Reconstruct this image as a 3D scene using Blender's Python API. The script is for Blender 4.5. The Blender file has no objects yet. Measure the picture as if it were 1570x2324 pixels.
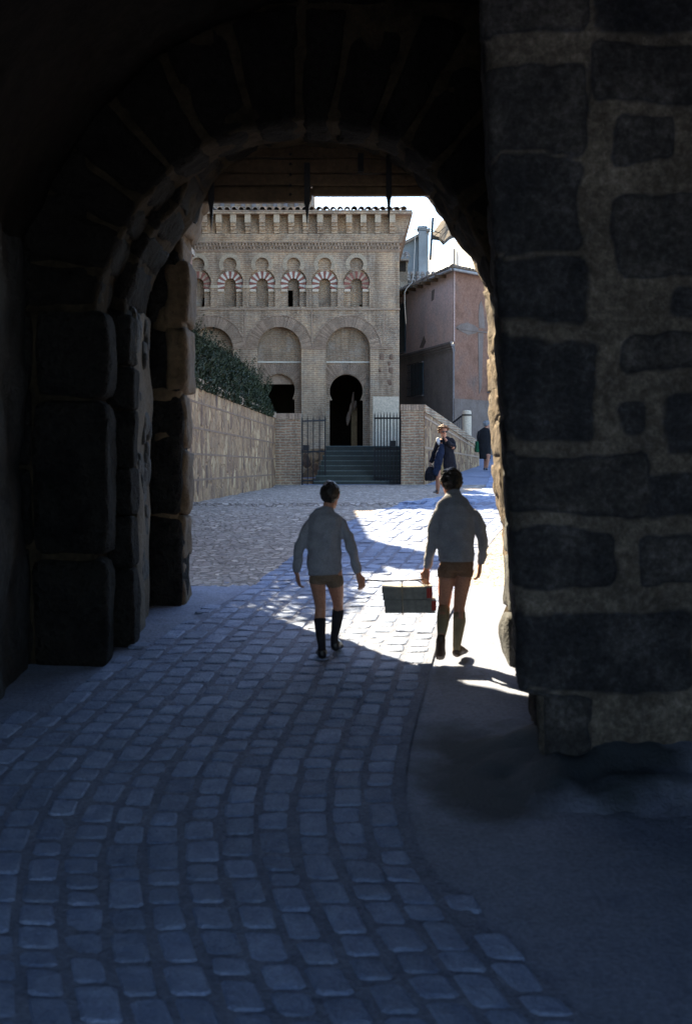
import bpy, bmesh, math, random
from math import sin, cos, pi, radians, sqrt, atan2, acos, asin, degrees
from mathutils import Vector, noise, Matrix
random.seed(7)
S = bpy.context.scene
COL = S.collection
# ------------------------------------------------------------------ camera
PITCH = radians(1.845)
F = 3228.0                      # focal length, in units of the 1570x2324 measuring frame
ZC = 1.6
cam = bpy.data.cameras.new('camera'); co = bpy.data.objects.new('camera', cam); COL.objects.link(co)
co.location = (0, 0, ZC); co.rotation_euler = (pi/2 - PITCH, 0, 0)
cam.sensor_fit = 'VERTICAL'; cam.sensor_height = 36; cam.lens = 50; cam.clip_start = .05; cam.clip_end = 3000
cam.dof.use_dof = True; cam.dof.focus_distance = 34; cam.dof.aperture_fstop = 3.2
S.camera = co
# ------------------------------------------------------------------ light
SUN_EL = radians(40.5)
SDX, SDY = -.55, .835           # horizontal direction towards the sun
w = bpy.data.worlds.new('World'); S.world = w; w.use_nodes = True
nt = w.node_tree; bg = nt.nodes['Background']
sky = nt.nodes.new('ShaderNodeTexSky'); sky.sky_type = 'NISHITA'; sky.sun_disc = False
sky.sun_elevation = SUN_EL; sky.sun_rotation = atan2(SDX, SDY)
sky.air_density = 1.0; sky.dust_density = .8; sky.ozone_density = 3.2
nt.links.new(sky.outputs[0], bg.inputs[0]); bg.inputs[1].default_value = .093
sl = bpy.data.lights.new('sun', 'SUN'); sl.energy = 5; sl.angle = radians(.5); sl.color = (1, .87, .62)
so = bpy.data.objects.new('sun', sl); COL.objects.link(so)
dv = Vector((SDX*cos(SUN_EL), SDY*cos(SUN_EL), sin(SUN_EL)))
so.rotation_euler = dv.to_track_quat('Z', 'Y').to_euler(); so.location = (-10, 20, 30)
S.view_settings.view_transform = 'Standard'; S.view_settings.look = 'None'
S.view_settings.exposure = 2.5; S.view_settings.gamma = 1
S.render.engine = 'CYCLES'
S.cycles.max_bounces = 8; S.cycles.diffuse_bounces = 5
# ------------------------------------------------------------------ helpers
fwd = Vector((0, cos(PITCH), -sin(PITCH))); upv = Vector((0, sin(PITCH), cos(PITCH)))
def at(u, v, Y):
    d = fwd + Vector((1, 0, 0))*((u-785)/F) - upv*((v-1162)/F)
    t = Y/d.y
    return Vector((d.x*t, Y, ZC + d.z*t))
def z5(x, y): return 609.8+.369*x, 1036.6+.369*y
def gz(X, Y):
    if Y < 4: return -.756
    if Y < 20.6: return .1*(Y-11.56)
    if Y < 22.6:
        t = (Y-20.6)/2; return .904+.2*(t-t*t/2)*1.0*.5*2*.95/1.9*1.0
    b = .904+.1*.5*2*.5*2
    z = 1.004+.002*(Y-22.6)
    if Y > 37: z += .056*(min(Y, 62)-37)
    return z
class MB:
    def __init__(s): s.v = []; s.f = []; s.sm = []
    def add(s, v, f, smooth=False):
        s.mark()
        o = len(s.v); s.v += [Vector(p) for p in v]; s.f += [tuple(i+o for i in g) for g in f]; s.sm += [smooth]*len(f)
    def box(s, x0, x1, y0, y1, z0, z1):
        v = [(x, y, z) for x in (x0, x1) for y in (y0, y1) for z in (z0, z1)]
        s.add(v, [(0,1,3,2),(4,6,7,5),(0,4,5,1),(2,3,7,6),(0,2,6,4),(1,5,7,3)])
    def hexa(s, c, n=1, k=0, amp=0, seed=0, fr=6):
        # c: dict-like 8 corners order x,y,z bits
        c = [Vector(p) for p in c]
        def tri(x, y, z):
            x=(x+1)/2; y=(y+1)/2; z=(z+1)/2
            a=c[0].lerp(c[4],x); b=c[2].lerp(c[6],x); e=c[1].lerp(c[5],x); g=c[3].lerp(c[7],x)
            return a.lerp(b,y).lerp(e.lerp(g,y),z)
        idx = {}; vs = []; fs = []
        def vid(i, j, l):
            key = (i, j, l)
            if key not in idx:
                p = [2*t/n-1 for t in key]
                if k:
                    d = (abs(p[0])**k+abs(p[1])**k+abs(p[2])**k)**(1/k); p = [t/d for t in p]
                q = tri(*p)
                if amp: q = q + amp*noise.noise_vector(q*fr+Vector((seed, seed*.7, 0)))
                idx[key] = len(vs); vs.append(q)
            return idx[key]
        for a in range(n):
            for b in range(n):
                fs.append([vid(a,b,0),vid(a,b+1,0),vid(a+1,b+1,0),vid(a+1,b,0)])
                fs.append([vid(a,b,n),vid(a+1,b,n),vid(a+1,b+1,n),vid(a,b+1,n)])
                fs.append([vid(a,0,b),vid(a+1,0,b),vid(a+1,0,b+1),vid(a,0,b+1)])
                fs.append([vid(a,n,b),vid(a,n,b+1),vid(a+1,n,b+1),vid(a+1,n,b)])
                fs.append([vid(0,a,b),vid(0,a,b+1),vid(0,a+1,b+1),vid(0,a+1,b)])
                fs.append([vid(n,a,b),vid(n,a+1,b),vid(n,a+1,b+1),vid(n,a,b+1)])
        s.add(vs, fs, k > 0)
    def stone(s, x0, x1, y0, y1, z0, z1, n=7, k=9, amp=.03, seed=None, fr=4):
        if seed is None: seed = random.random()*50
        s.hexa([(x, y, z) for x in (x0, x1) for y in (y0, y1) for z in (z0, z1)], n, k, amp, seed, fr)
    def bar(s, p, q, w, d=None, up=(0, 0, 1)):
        p = Vector(p); q = Vector(q); t = (q-p).normalized(); d = d or w
        a = t.cross(Vector(up))
        if a.length < .01: a = Vector((1, 0, 0))
        a.normalize(); b = a.cross(t).normalized()
        v = []
        for e in (p, q):
            for sx, sy in ((-1,-1),(1,-1),(1,1),(-1,1)): v.append(e+a*sx*w/2+b*sy*d/2)
        s.add(v, [(0,1,2,3),(7,6,5,4),(0,4,5,1),(1,5,6,2),(2,6,7,3),(3,7,4,0)])
    def loft(s, pts, rads, n=12, side=(1, 0, 0), cap=.6, smooth=True):
        pts = [Vector(p) for p in pts]; V = []; Fc = []
        m = len(pts)
        for i, p in enumerate(pts):
            t = (pts[min(i+1, m-1)]-pts[max(i-1, 0)]).normalized()
            a = Vector(side); a = a-t*a.dot(t)
            if a.length < .05: a = Vector((0, 1, 0)); a = a-t*a.dot(t)
            a.normalize(); b = t.cross(a)
            r = rads[i]; ra, rb = (r, r) if not isinstance(r, (tuple, list)) else r
            for j in range(n):
                th = 2*pi*j/n; V.append(p+a*cos(th)*ra+b*sin(th)*rb)
        for i in range(m-1):
            for j in range(n):
                Fc.append((i*n+j, i*n+(j+1)%n, (i+1)*n+(j+1)%n, (i+1)*n+j))
        def mn(r): return min(r) if isinstance(r, (tuple, list)) else r
        t0 = (pts[0]-pts[1]).normalized(); t1 = (pts[-1]-pts[-2]).normalized()
        V.append(pts[0]+t0*cap*mn(rads[0])); V.append(pts[-1]+t1*cap*mn(rads[-1]))
        for j in range(n):
            Fc.append((m*n, (j+1)%n, j)); Fc.append((m*n+1, (m-1)*n+j, (m-1)*n+(j+1)%n))
        s.add(V, Fc, smooth)
    def ball(s, c, r, n=12, m=8):
        c = Vector(c); r = r if isinstance(r, (tuple, list)) else (r, r, r)
        V = []; Fc = []
        for i in range(1, m):
            ph = pi*i/m
            for j in range(n):
                th = 2*pi*j/n; V.append(c+Vector((r[0]*sin(ph)*cos(th), r[1]*sin(ph)*sin(th), r[2]*cos(ph))))
        for i in range(m-2):
            for j in range(n): Fc.append((i*n+j, (i+1)*n+j, (i+1)*n+(j+1)%n, i*n+(j+1)%n))
        V += [c+Vector((0, 0, r[2])), c-Vector((0, 0, r[2]))]
        for j in range(n):
            Fc.append(((m-1)*n, j, (j+1)%n)); Fc.append(((m-1)*n+1, (m-2)*n+(j+1)%n, (m-2)*n+j))
        s.add(V, Fc, True)
    def mark(s):
        s.g = getattr(s, 'g', [])+[(len(s.v), len(s.f))]
    def build_each(s, name, mat, parent=None, **kw):
        """one object per add() call"""
        for k, (v0, f0) in enumerate(s.g):
            v1, f1 = s.g[k+1] if k+1 < len(s.g) else (len(s.v), len(s.f))
            m_ = MB(); m_.v = s.v[v0:v1]; m_.f = [tuple(i-v0 for i in q) for q in s.f[f0:f1]]; m_.sm = s.sm[f0:f1]
            m_.build(name, mat, parent, **kw)
    def build(s, name, mat, parent=None, voxel=0, smooth_it=0, disp=0, fr=8):
        off = parent_loc(parent)
        me = bpy.data.meshes.new(name)
        me.from_pydata([p-off for p in s.v], [], s.f)
        me.polygons.foreach_set('use_smooth', s.sm); me.update()
        if voxel:
            bm = bmesh.new(); bm.from_mesh(me); bmesh.ops.recalc_face_normals(bm, faces=bm.faces); bm.to_mesh(me); bm.free()
            me = remesh(me, voxel, smooth_it)
            me.name = name
        else:
            bm = bmesh.new(); bm.from_mesh(me); bmesh.ops.recalc_face_normals(bm, faces=bm.faces); bm.to_mesh(me); bm.free()
        if disp:
            displace(me, off, disp, fr, 2.3)
        o = bpy.data.objects.new(name, me); COL.objects.link(o)
        for m_ in (mat if isinstance(mat, list) else [mat]): me.materials.append(m_)
        if parent: o.parent = parent
        return o
def displace(me, off, disp, fr, k):
    co_ = []
    if isinstance(fr, tuple): fr = Matrix.Diagonal(fr)
    for v, nn_ in zip(me.vertices, [n_.vector.copy() for n_ in me.vertex_normals]):
        p = v.co+off; q_ = (fr @ p) if isinstance(fr, Matrix) else p*fr; d = disp*(noise.noise(q_)+.5*noise.noise(q_*k)); co_ += (v.co+nn_*d)[:]
    me.vertices.foreach_set('co', co_); me.update()
def parent_loc(p):
    v = Vector((0, 0, 0))
    while p: v = v+p.location; p = p.parent
    return v
def remesh(me, voxel, it=0):
    o = bpy.data.objects.new('tmp', me); COL.objects.link(o)
    m = o.modifiers.new('r', 'REMESH'); m.mode = 'VOXEL'; m.voxel_size = voxel; m.use_smooth_shade = True
    if it:
        k = o.modifiers.new('s', 'SMOOTH'); k.iterations = it; k.factor = .5
    dg = bpy.context.evaluated_depsgraph_get(); dg.update()
    me2 = bpy.data.meshes.new_from_object(o.evaluated_get(dg))
    bpy.data.objects.remove(o)
    for p in me2.polygons: p.use_smooth = True
    me2.materials.clear()
    return me2
def tag(o, label=None, cat=None, group=None, kind=None):
    if label: o['label'] = label
    if cat: o['category'] = cat
    if group: o['group'] = group
    if kind: o['kind'] = kind
    return o
def thing(name, loc, label, cat, group=None):
    o = bpy.data.objects.new(name, None); COL.objects.link(o); o.location = loc; o.empty_display_size = .2
    return tag(o, label, cat, group)
def plate(name, outer, holes, y0, y1, mat, parent=None, voxel=0, disp=0, fr=3, amp2=0):
    """vertical plate in the XZ plane, outer/holes: lists of (x,z); solid from y0 to y1"""
    cu = bpy.data.curves.new(name, 'CURVE'); cu.dimensions = '2D'; cu.fill_mode = 'BOTH'; cu.extrude = (y1-y0)/2
    for pts in [outer]+holes:
        sp = cu.splines.new('POLY'); sp.points.add(len(pts)-1)
        for i, (x, z) in enumerate(pts): sp.points[i].co = (x, z, 0, 1)
        sp.use_cyclic_u = True
    o = bpy.data.objects.new('tmp', cu); COL.objects.link(o)
    dg = bpy.context.evaluated_depsgraph_get(); dg.update()
    me = bpy.data.meshes.new_from_object(o.evaluated_get(dg)); bpy.data.objects.remove(o)
    off = parent_loc(parent); ym = (y0+y1)/2
    for v in me.vertices: v.co = Vector((v.co.x, ym-v.co.z, v.co.y))-off
    me.update()
    bm = bmesh.new(); bm.from_mesh(me); bmesh.ops.remove_doubles(bm, verts=bm.verts, dist=1e-4)
    bmesh.ops.recalc_face_normals(bm, faces=bm.faces); bm.to_mesh(me); bm.free()
    if voxel: me = remesh(me, voxel, 2)
    else:
        for p in me.polygons: p.use_smooth = False
    if disp:
        displace(me, off, disp, fr, 2.7)
    me.materials.clear(); me.materials.append(mat); me.name = name
    o = bpy.data.objects.new(name, me); COL.objects.link(o)
    if parent: o.parent = parent
    return o
def arc(cx, cz, r, a0, a1, n):
    return [(cx+r*cos(radians(a0+(a1-a0)*i/n)), cz+r*sin(radians(a0+(a1-a0)*i/n))) for i in range(n+1)]
# ------------------------------------------------------------------ materials
def newmat(name):
    m = bpy.data.materials.new(name); m.use_nodes = True
    n = m.node_tree.nodes; l = m.node_tree.links; b = n['Principled BSDF']
    b.inputs['Specular IOR Level'].default_value = .25
    return m, n, l, b
def N(n, t, **kw):
    x = n.new('ShaderNode'+t)
    for k, v in kw.items():
        if k in x.bl_rna.properties.keys(): setattr(x, k, v)
    return x
def coords(n, l, planar=False):
    tc = N(n, 'TexCoord')
    if not planar: return tc.outputs['Object']
    sp = N(n, 'SeparateXYZ'); l.new(tc.outputs['Object'], sp.inputs[0])
    ad = N(n, 'Math', operation='ADD'); l.new(sp.outputs[0], ad.inputs[0]); l.new(sp.outputs[1], ad.inputs[1])
    cb = N(n, 'CombineXYZ'); l.new(ad.outputs[0], cb.inputs[0]); l.new(sp.outputs[2], cb.inputs[1])
    return cb.outputs[0]
def noisetex(n, l, vec, scale, detail=6, rough=.6):
    t = N(n, 'TexNoise'); t.inputs['Scale'].default_value = scale; t.inputs['Detail'].default_value = detail
    t.inputs['Roughness'].default_value = rough; l.new(vec, t.inputs['Vector']); return t.outputs['Fac']
def ramp(n, l, fac, stops):
    r = N(n, 'ValToRGB'); e = r.color_ramp.elements
    e[0].position = stops[0][0]; e[0].color = (*stops[0][1], 1)
    e[1].position = stops[-1][0]; e[1].color = (*stops[-1][1], 1)
    for p, c in stops[1:-1]:
        q = e.new(p); q.color = (*c, 1)
    l.new(fac, r.inputs[0]); return r.outputs[0]
def mix(n, l, a, b, fac, mode='MIX'):
    m = N(n, 'Mix'); m.data_type = 'RGBA'; m.blend_type = mode
    for s_, x in ((0, fac), (6, a), (7, b)):
        if isinstance(x, (int, float)): m.inputs[s_].default_value = x
        elif isinstance(x, tuple): m.inputs[s_].default_value = (*x, 1)
        else: l.new(x, m.inputs[s_])
    return m.outputs[2]
def bump(n, l, b, h, dist=.01, strength=1.0, prev=None):
    k = N(n, 'Bump'); k.inputs['Distance'].default_value = dist; k.inputs['Strength'].default_value = strength
    l.new(h, k.inputs['Height'])
    if prev is not None: l.new(prev, k.inputs['Normal'])
    l.new(k.outputs[0], b.inputs['Normal']); return k.outputs[0]
def mottled(name, c1, c2, scale=3, rough=.85, bd=.01, bs=30, c3=None, spec=.25, metal=0, island=0):
    m, n, l, b = newmat(name); v = coords(n, l)
    f = noisetex(n, l, v, scale)
    st = [(.3, c1), (.7, c2)]
    if c3: st = [(.25, c1), (.52, c2), (.75, c3)]
    c = ramp(n, l, f, st)
    f2 = noisetex(n, l, v, bs, 4)
    c = mix(n, l, c, ramp(n, l, f2, [(.3, (.75,)*3), (.7, (1.2,)*3)]), 1.0, 'MULTIPLY')
    if island:
        g = N(n, 'NewGeometry')
        c = mix(n, l, c, ramp(n, l, g.outputs['Random Per Island'], [(0, (1-island,)*3), (1, (1+island,)*3)]), 1.0, 'MULTIPLY')
    l.new(c, b.inputs['Base Color']); b.inputs['Roughness'].default_value = rough
    b.inputs['Specular IOR Level'].default_value = spec; b.inputs['Metallic'].default_value = metal
    if bd: 
        k = bump(n, l, b, f2, bd)
        bump(n, l, b, f, bd*3, 1, k)
    return m
def brickmat(name, c1, c2, mortar, bw=.26, rh=.062, msize=.018, stain=None, stainfac=.5, bumpd=.01):
    m, n, l, b = newmat(name); v = coords(n, l, True)
    # wobble
    nz = N(n, 'TexNoise'); nz.inputs['Scale'].default_value = 2.5; l.new(v, nz.inputs['Vector'])
    mu = N(n, 'VectorMath', operation='SCALE'); l.new(nz.outputs['Color'], mu.inputs[0]); mu.inputs['Scale'].default_value = .05
    ad = N(n, 'VectorMath', operation='ADD'); l.new(v, ad.inputs[0]); l.new(mu.outputs[0], ad.inputs[1])
    t = N(n, 'TexBrick'); l.new(ad.outputs[0], t.inputs['Vector'])
    t.inputs['Scale'].default_value = 1; t.inputs['Brick Width'].default_value = bw; t.inputs['Row Height'].default_value = rh
    t.inputs['Mortar Size'].default_value = msize; t.inputs['Mortar Smooth'].default_value = .4; t.inputs['Bias'].default_value = 0
    t.inputs['Color1'].default_value = (*c1, 1); t.inputs['Color2'].default_value = (*c2, 1); t.inputs['Mortar'].default_value = (*mortar, 1)
    f = noisetex(n, l, v, .9, 8, .65)
    c = mix(n, l, t.outputs['Color'], ramp(n, l, f, [(.28, (.5, .5, .53)), (.5, (1, 1, 1)), (.72, (1.45, 1.35, 1.18))]), 1.0, 'MULTIPLY')
    if stain:
        f3 = noisetex(n, l, v, 2.2, 6); k = ramp(n, l, f3, [(.5, (0, 0, 0)), (.66, (stainfac,)*3)])
        c = mix(n, l, c, stain, k)
    mp = N(n, 'Mapping'); mp.inputs['Scale'].default_value = (2.6, .28, 1); l.new(v, mp.inputs[0])
    f5 = noisetex(n, l, mp.outputs[0], 1, 5, .7); c = mix(n, l, c, ramp(n, l, f5, [(.34, (.62, .60, .58)), (.5, (1, 1, 1)), (.68, (1.18, 1.16, 1.12))]), 1.0, 'MULTIPLY')
    f4 = noisetex(n, l, v, 14, 4); c = mix(n, l, c, ramp(n, l, f4, [(.3, (.78,)*3), (.7, (1.2,)*3)]), 1.0, 'MULTIPLY')
    l.new(c, b.inputs['Base Color']); b.inputs['Roughness'].default_value = .9
    inv = N(n, 'Math', operation='SUBTRACT'); inv.inputs[0].default_value = 1; l.new(t.outputs['Fac'], inv.inputs[1])
    k = bump(n, l, b, inv.outputs[0], bumpd); bump(n, l, b, f4, bumpd, 1, k)
    return m
def rubblemat(name, cols, mortar, scale=2.6, stretch=(1, 1, 1), edge=.09, planar=True, bd=.03):
    m, n, l, b = newmat(name); v = coords(n, l, planar)
    mp = N(n, 'Mapping'); mp.inputs['Scale'].default_value = stretch; l.new(v, mp.inputs[0])
    nz = N(n, 'TexNoise'); nz.inputs['Scale'].default_value = 3; l.new(mp.outputs[0], nz.inputs['Vector'])
    mu = N(n, 'VectorMath', operation='SCALE'); l.new(nz.outputs['Color'], mu.inputs[0]); mu.inputs['Scale'].default_value = .18
    ad = N(n, 'VectorMath', operation='ADD'); l.new(mp.outputs[0], ad.inputs[0]); l.new(mu.outputs[0], ad.inputs[1])
    vo = N(n, 'TexVoronoi'); vo.inputs['Scale'].default_value = scale; l.new(ad.outputs[0], vo.inputs['Vector'])
    ve = N(n, 'TexVoronoi', feature='DISTANCE_TO_EDGE'); ve.inputs['Scale'].default_value = scale; l.new(ad.outputs[0], ve.inputs['Vector'])
    sp = N(n, 'SeparateColor'); l.new(vo.outputs['Color'], sp.inputs[0])
    c = ramp(n, l, sp.outputs[0], [(i/(len(cols)-1), q) for i, q in enumerate(cols)])
    fac = N(n, 'MapRange'); l.new(ve.outputs['Distance'], fac.inputs[0]); fac.inputs[1].default_value = edge*.4; fac.inputs[2].default_value = edge
    c = mix(n, l, mortar, c, fac.outputs[0])
    f = noisetex(n, l, v, 9, 6); c = mix(n, l, c, ramp(n, l, f, [(.3, (.65,)*3), (.7, (1.3,)*3)]), 1.0, 'MULTIPLY')
    l.new(c, b.inputs['Base Color']); b.inputs['Roughness'].default_value = .9
    k = bump(n, l, b, fac.outputs[0], bd); bump(n, l, b, f, bd*.5, 1, k)
    return m
M = {}
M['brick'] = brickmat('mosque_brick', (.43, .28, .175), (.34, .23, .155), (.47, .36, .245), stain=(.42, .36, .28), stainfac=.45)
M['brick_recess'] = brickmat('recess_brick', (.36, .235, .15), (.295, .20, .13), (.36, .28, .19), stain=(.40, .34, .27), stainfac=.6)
M['brick_red'] = brickmat('pillar_brick', (.40, .235, .145), (.31, .19, .125), (.43, .345, .24), bw=.28, rh=.072, msize=.022, bumpd=.02)
M['cream'] = mottled('cream_brick', (.42, .33, .23), (.54, .43, .30), 5, .9, .005)
M['brown'] = mottled('brown_brick', (.30, .21, .145), (.42, .30, .21), 5, .9, .005, island=.25)
M['white_v'] = mottled('white_voussoir', (.60, .53, .42), (.72, .65, .53), 6, .9, .004)
M['red_v'] = mottled('red_voussoir', (.26, .10, .075), (.33, .14, .10), 6, .9, .004)
M['plaster'] = mottled('pale_plaster', (.60, .49, .36), (.72, .60, .45), 2, .9, .004)
M['rubble'] = rubblemat('garden_wall_rubble', [(.11, .065, .045), (.36, .225, .12), (.19, .11, .07), (.52, .36, .20), (.15, .085, .055), (.43, .27, .145)], (.35, .215, .115), 2.9, (1.25, 1, 1))
M['pebble'] = rubblemat('pebbles', [(.25, .21, .18), (.48, .40, .34), (.35, .29, .25), (.64, .54, .45)], (.30, .25, .20), 9.5, (1, 1, 1), .12, False, .03)
M['sett'] = mottled('granite_setts', (.17, .21, .325), (.275, .325, .45), 6, .72, .010, 60, island=.17, spec=.25)
M['bed'] = mottled('joint_mortar', (.15, .165, .225), (.23, .245, .31), 5, .95, .01, 40)
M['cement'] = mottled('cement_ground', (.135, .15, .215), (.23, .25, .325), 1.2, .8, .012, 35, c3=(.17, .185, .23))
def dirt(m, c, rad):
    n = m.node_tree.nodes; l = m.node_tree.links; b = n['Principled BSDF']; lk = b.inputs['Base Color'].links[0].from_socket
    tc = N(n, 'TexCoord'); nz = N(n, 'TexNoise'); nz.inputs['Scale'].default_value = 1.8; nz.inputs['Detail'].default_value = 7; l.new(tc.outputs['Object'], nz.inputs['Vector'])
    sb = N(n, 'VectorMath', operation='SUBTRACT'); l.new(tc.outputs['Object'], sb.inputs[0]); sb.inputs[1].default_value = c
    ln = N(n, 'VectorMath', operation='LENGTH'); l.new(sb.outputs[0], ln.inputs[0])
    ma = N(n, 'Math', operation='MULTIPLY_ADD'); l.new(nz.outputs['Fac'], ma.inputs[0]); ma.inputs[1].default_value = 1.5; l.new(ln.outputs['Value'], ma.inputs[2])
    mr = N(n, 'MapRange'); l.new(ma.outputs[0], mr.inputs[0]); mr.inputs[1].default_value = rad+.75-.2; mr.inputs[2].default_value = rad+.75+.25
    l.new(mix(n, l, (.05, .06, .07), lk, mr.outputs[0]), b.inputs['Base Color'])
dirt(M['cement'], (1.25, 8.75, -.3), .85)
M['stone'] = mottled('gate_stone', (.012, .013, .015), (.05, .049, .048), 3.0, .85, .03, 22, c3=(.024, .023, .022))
M['stone_far'] = mottled('gate_stone_far', (.045, .03, .018), (.13, .088, .05), 2.2, .9, .02, 20)  # browner copy of the gate stone, bounced light put into its colour
M['mortar'] = mottled('gate_mortar', (.05, .042, .032), (.12, .097, .07), 2.5, .95, .02, 25)
M['mortar_d'] = mottled('shaded_mortar', (.005, .005, .004), (.04, .03, .019), 1.9, .95, .02, 25, c3=(.007, .006, .005), spec=.04)  # deep shade of the arch put into the mortar colour
M['stone_arch'] = mottled('shaded_arch_stone', (.004, .004, .004), (.016, .014, .012), 1.9, .9, .04, 20, c3=(.008, .007, .006), spec=.04)  # arch stones coloured near black to stand for shade
M['stone_shade'] = mottled('dark_jamb_stone', (.006, .006, .007), (.022, .020, .018), 2.5, .9, .04, 20, c3=(.012, .011, .010), spec=.04)  # darker jamb copy of the gate stone, shade put into its colour
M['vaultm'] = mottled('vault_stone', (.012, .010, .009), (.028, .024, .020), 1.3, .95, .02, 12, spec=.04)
M['earth'] = mottled('earth', (.05, .055, .06), (.13, .13, .135), 3, .95, .03, 25)
M['wood'] = mottled('old_wood', (.07, .045, .025), (.17, .11, .06), 2, .8, .006, 25)
M['iron'] = mottled('iron', (.012, .012, .014), (.03, .028, .028), 8, .6, .002, 60)
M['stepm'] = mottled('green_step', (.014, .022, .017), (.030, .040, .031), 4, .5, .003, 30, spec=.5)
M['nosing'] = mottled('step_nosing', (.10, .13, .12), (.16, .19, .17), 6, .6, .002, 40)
M['black'] = mottled('dark_room', (.02, .015, .010), (.045, .032, .022), 2, .95, 0)
M['ochre'] = mottled('ochre_panel', (.22, .14, .06), (.30, .19, .09), 4, .8, .003)
M['tile'] = mottled('roof_tile', (.20, .15, .11), (.36, .28, .21), 3, .9, .01, 30, c3=(.12, .10, .09), island=.3)
M['grey_wall'] = mottled('grey_wall', (.28, .29, .28), (.42, .43, .41), 1.2, .9, .006)
M['white_wall'] = mottled('white_wall', (.68, .66, .60), (.78, .76, .70), 1, .9, .005)
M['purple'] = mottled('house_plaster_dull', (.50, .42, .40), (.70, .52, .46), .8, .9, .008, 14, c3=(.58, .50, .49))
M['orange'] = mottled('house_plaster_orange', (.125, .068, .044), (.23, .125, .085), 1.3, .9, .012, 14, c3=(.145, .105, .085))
M['greyplast'] = mottled('house_plaster_grey', (.17, .155, .155), (.27, .245, .235), .9, .9, .008, 12)
M['bare'] = mottled('bare_plaster', (.15, .115, .095), (.21, .17, .145), 2.5, .9, .006)
M['course'] = mottled('brick_course', (.16, .10, .07), (.27, .18, .12), 4, .9, .008)
M['shutter'] = mottled('blue_shutter', (.03, .05, .06), (.06, .085, .10), 3, .6, .002)
M['metal'] = mottled('zinc', (.22, .21, .20), (.34, .33, .31), 3, .4, .001, spec=.5)
M['leaf'] = mottled('hedge_leaf', (.012, .020, .008), (.036, .050, .018), 4, .6, 0, island=.45)
M['bark'] = mottled('bark', (.06, .045, .03), (.11, .085, .06), 6, .95, .02)
M['skin'] = mottled('skin', (.42, .19, .115), (.50, .235, .145), 9, .5, .001, 80, spec=.35)
M['hair'] = mottled('dark_hair', (.012, .009, .007), (.035, .025, .018), 40, .45, .004, 120, spec=.4)
M['hair_red'] = mottled('auburn_hair', (.09, .035, .015), (.22, .10, .04), 40, .5, .006, 90)
M['hair_grey'] = mottled('grey_hair', (.16, .17, .18), (.30, .31, .32), 40, .6, .006, 90)
M['sweater'] = mottled('grey_sweater', (.27, .265, .29), (.36, .355, .38), 12, .95, .006, 160)
M['shorts'] = mottled('olive_shorts', (.17, .115, .075), (.23, .155, .105), 9, .9, .003, 90)
M['shorts2'] = mottled('brown_shorts', (.19, .105, .065), (.26, .15, .095), 9, .9, .003, 90)
M['sock_d'] = mottled('dark_sock', (.015, .013, .016), (.03, .026, .03), 10, .9, .002, 100)
M['sock_t'] = mottled('tan_sock', (.24, .19, .11), (.32, .25, .15), 10, .9, .002, 100)
M['shoe'] = mottled('black_shoe', (.010, .009, .009), (.02, .018, .017), 9, .4, .001, spec=.5)
M['shoe_b'] = mottled('brown_shoe', (.05, .025, .014), (.08, .042, .024), 9, .5, .001, spec=.5)
M['card'] = mottled('grey_card', (.20, .185, .16), (.25, .235, .205), 3, .8, .001)
M['red'] = mottled('red_label', (.38, .03, .02), (.44, .045, .03), 3, .6, 0)
M['string'] = mottled('string', (.35, .29, .2), (.45, .38, .27), 20, .9, 0)
M['rope'] = mottled('rope', (.10, .08, .06), (.16, .12, .09), 20, .9, 0)
M['navy'] = mottled('navy_coat', (.006, .006, .010), (.012, .012, .018), 8, .9, .003, 60)
M['blue'] = mottled('blue_cloth', (.008, .014, .035), (.015, .024, .055), 8, .9, .003, 60)
M['sun_white'] = mottled('shoulder_sunlight', (.6, .6, .6), (.72, .72, .72), 8, .9, .002)  # white that stands for sunlight on the coat shoulder
M['tan'] = mottled('tan_skirt', (.28, .2, .09), (.36, .26, .13), 8, .9, .002)
M['blackcoat'] = mottled('black_coat', (.008, .008, .010), (.016, .016, .018), 8, .9, .003, 60)
M['green'] = mottled('green_bag', (.008, .07, .03), (.014, .10, .045), 8, .7, .002)
# ------------------------------------------------------------------ ground
def sheet(name, mat, xs, ys, dz=0, f=None, amp=0, label=None):
    V = []; Fc = []
    for y in ys:
        for x in xs:
            z = gz(x, y)+dz
            if amp: z += amp*noise.noise(Vector((x*1.3, y*1.3, 3)))
            V.append((x, y, z))
    n = len(xs)
    for j in range(len(ys)-1):
        for i in range(n-1):
            if f and not f((xs[i]+xs[i+1])/2, (ys[j]+ys[j+1])/2): continue
            Fc.append((j*n+i, j*n+i+1, (j+1)*n+i+1, (j+1)*n+i))
    mb = MB(); mb.add(V, Fc, True); o = mb.build(name, mat); tag(o, kind='structure'); return o
def frange(a, b, s):
    n = max(1, int(round((b-a)/s))); return [a+(b-a)*i/n for i in range(n+1)]
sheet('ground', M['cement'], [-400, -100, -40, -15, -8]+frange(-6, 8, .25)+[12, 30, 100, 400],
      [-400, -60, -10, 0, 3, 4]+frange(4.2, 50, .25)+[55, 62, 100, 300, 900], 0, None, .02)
X0 = [(3.5, .0), (4.5, -.45), (5.5, -.78), (6.17, -.955), (6.62, -1.06), (7.39, -1.206), (7.96, -1.25), (8.68, -1.215), (9.75, -1.06), (11.3, -.89), (12.64, -.70), (14.5, -.38), (18.4, .37), (22.5, 1.5), (27, 2.6), (34, 3.9), (44, 5.2), (50, 5.6)]
def x0(Y):
    for (a, p), (b, q) in zip(X0, X0[1:]):
        if Y <= b:
            t = (Y-a)/(b-a); return p+(q-p)*t
    return X0[-1][1]
def x0s(Y): return sum(x0(Y+d) for d in (-1.0, -.6, -.2, .2, .6, 1.0))/6
def kmax(Y):
    if Y < 7.3: return 7.4+(7.3-Y)*.5
    return 7.4
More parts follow.
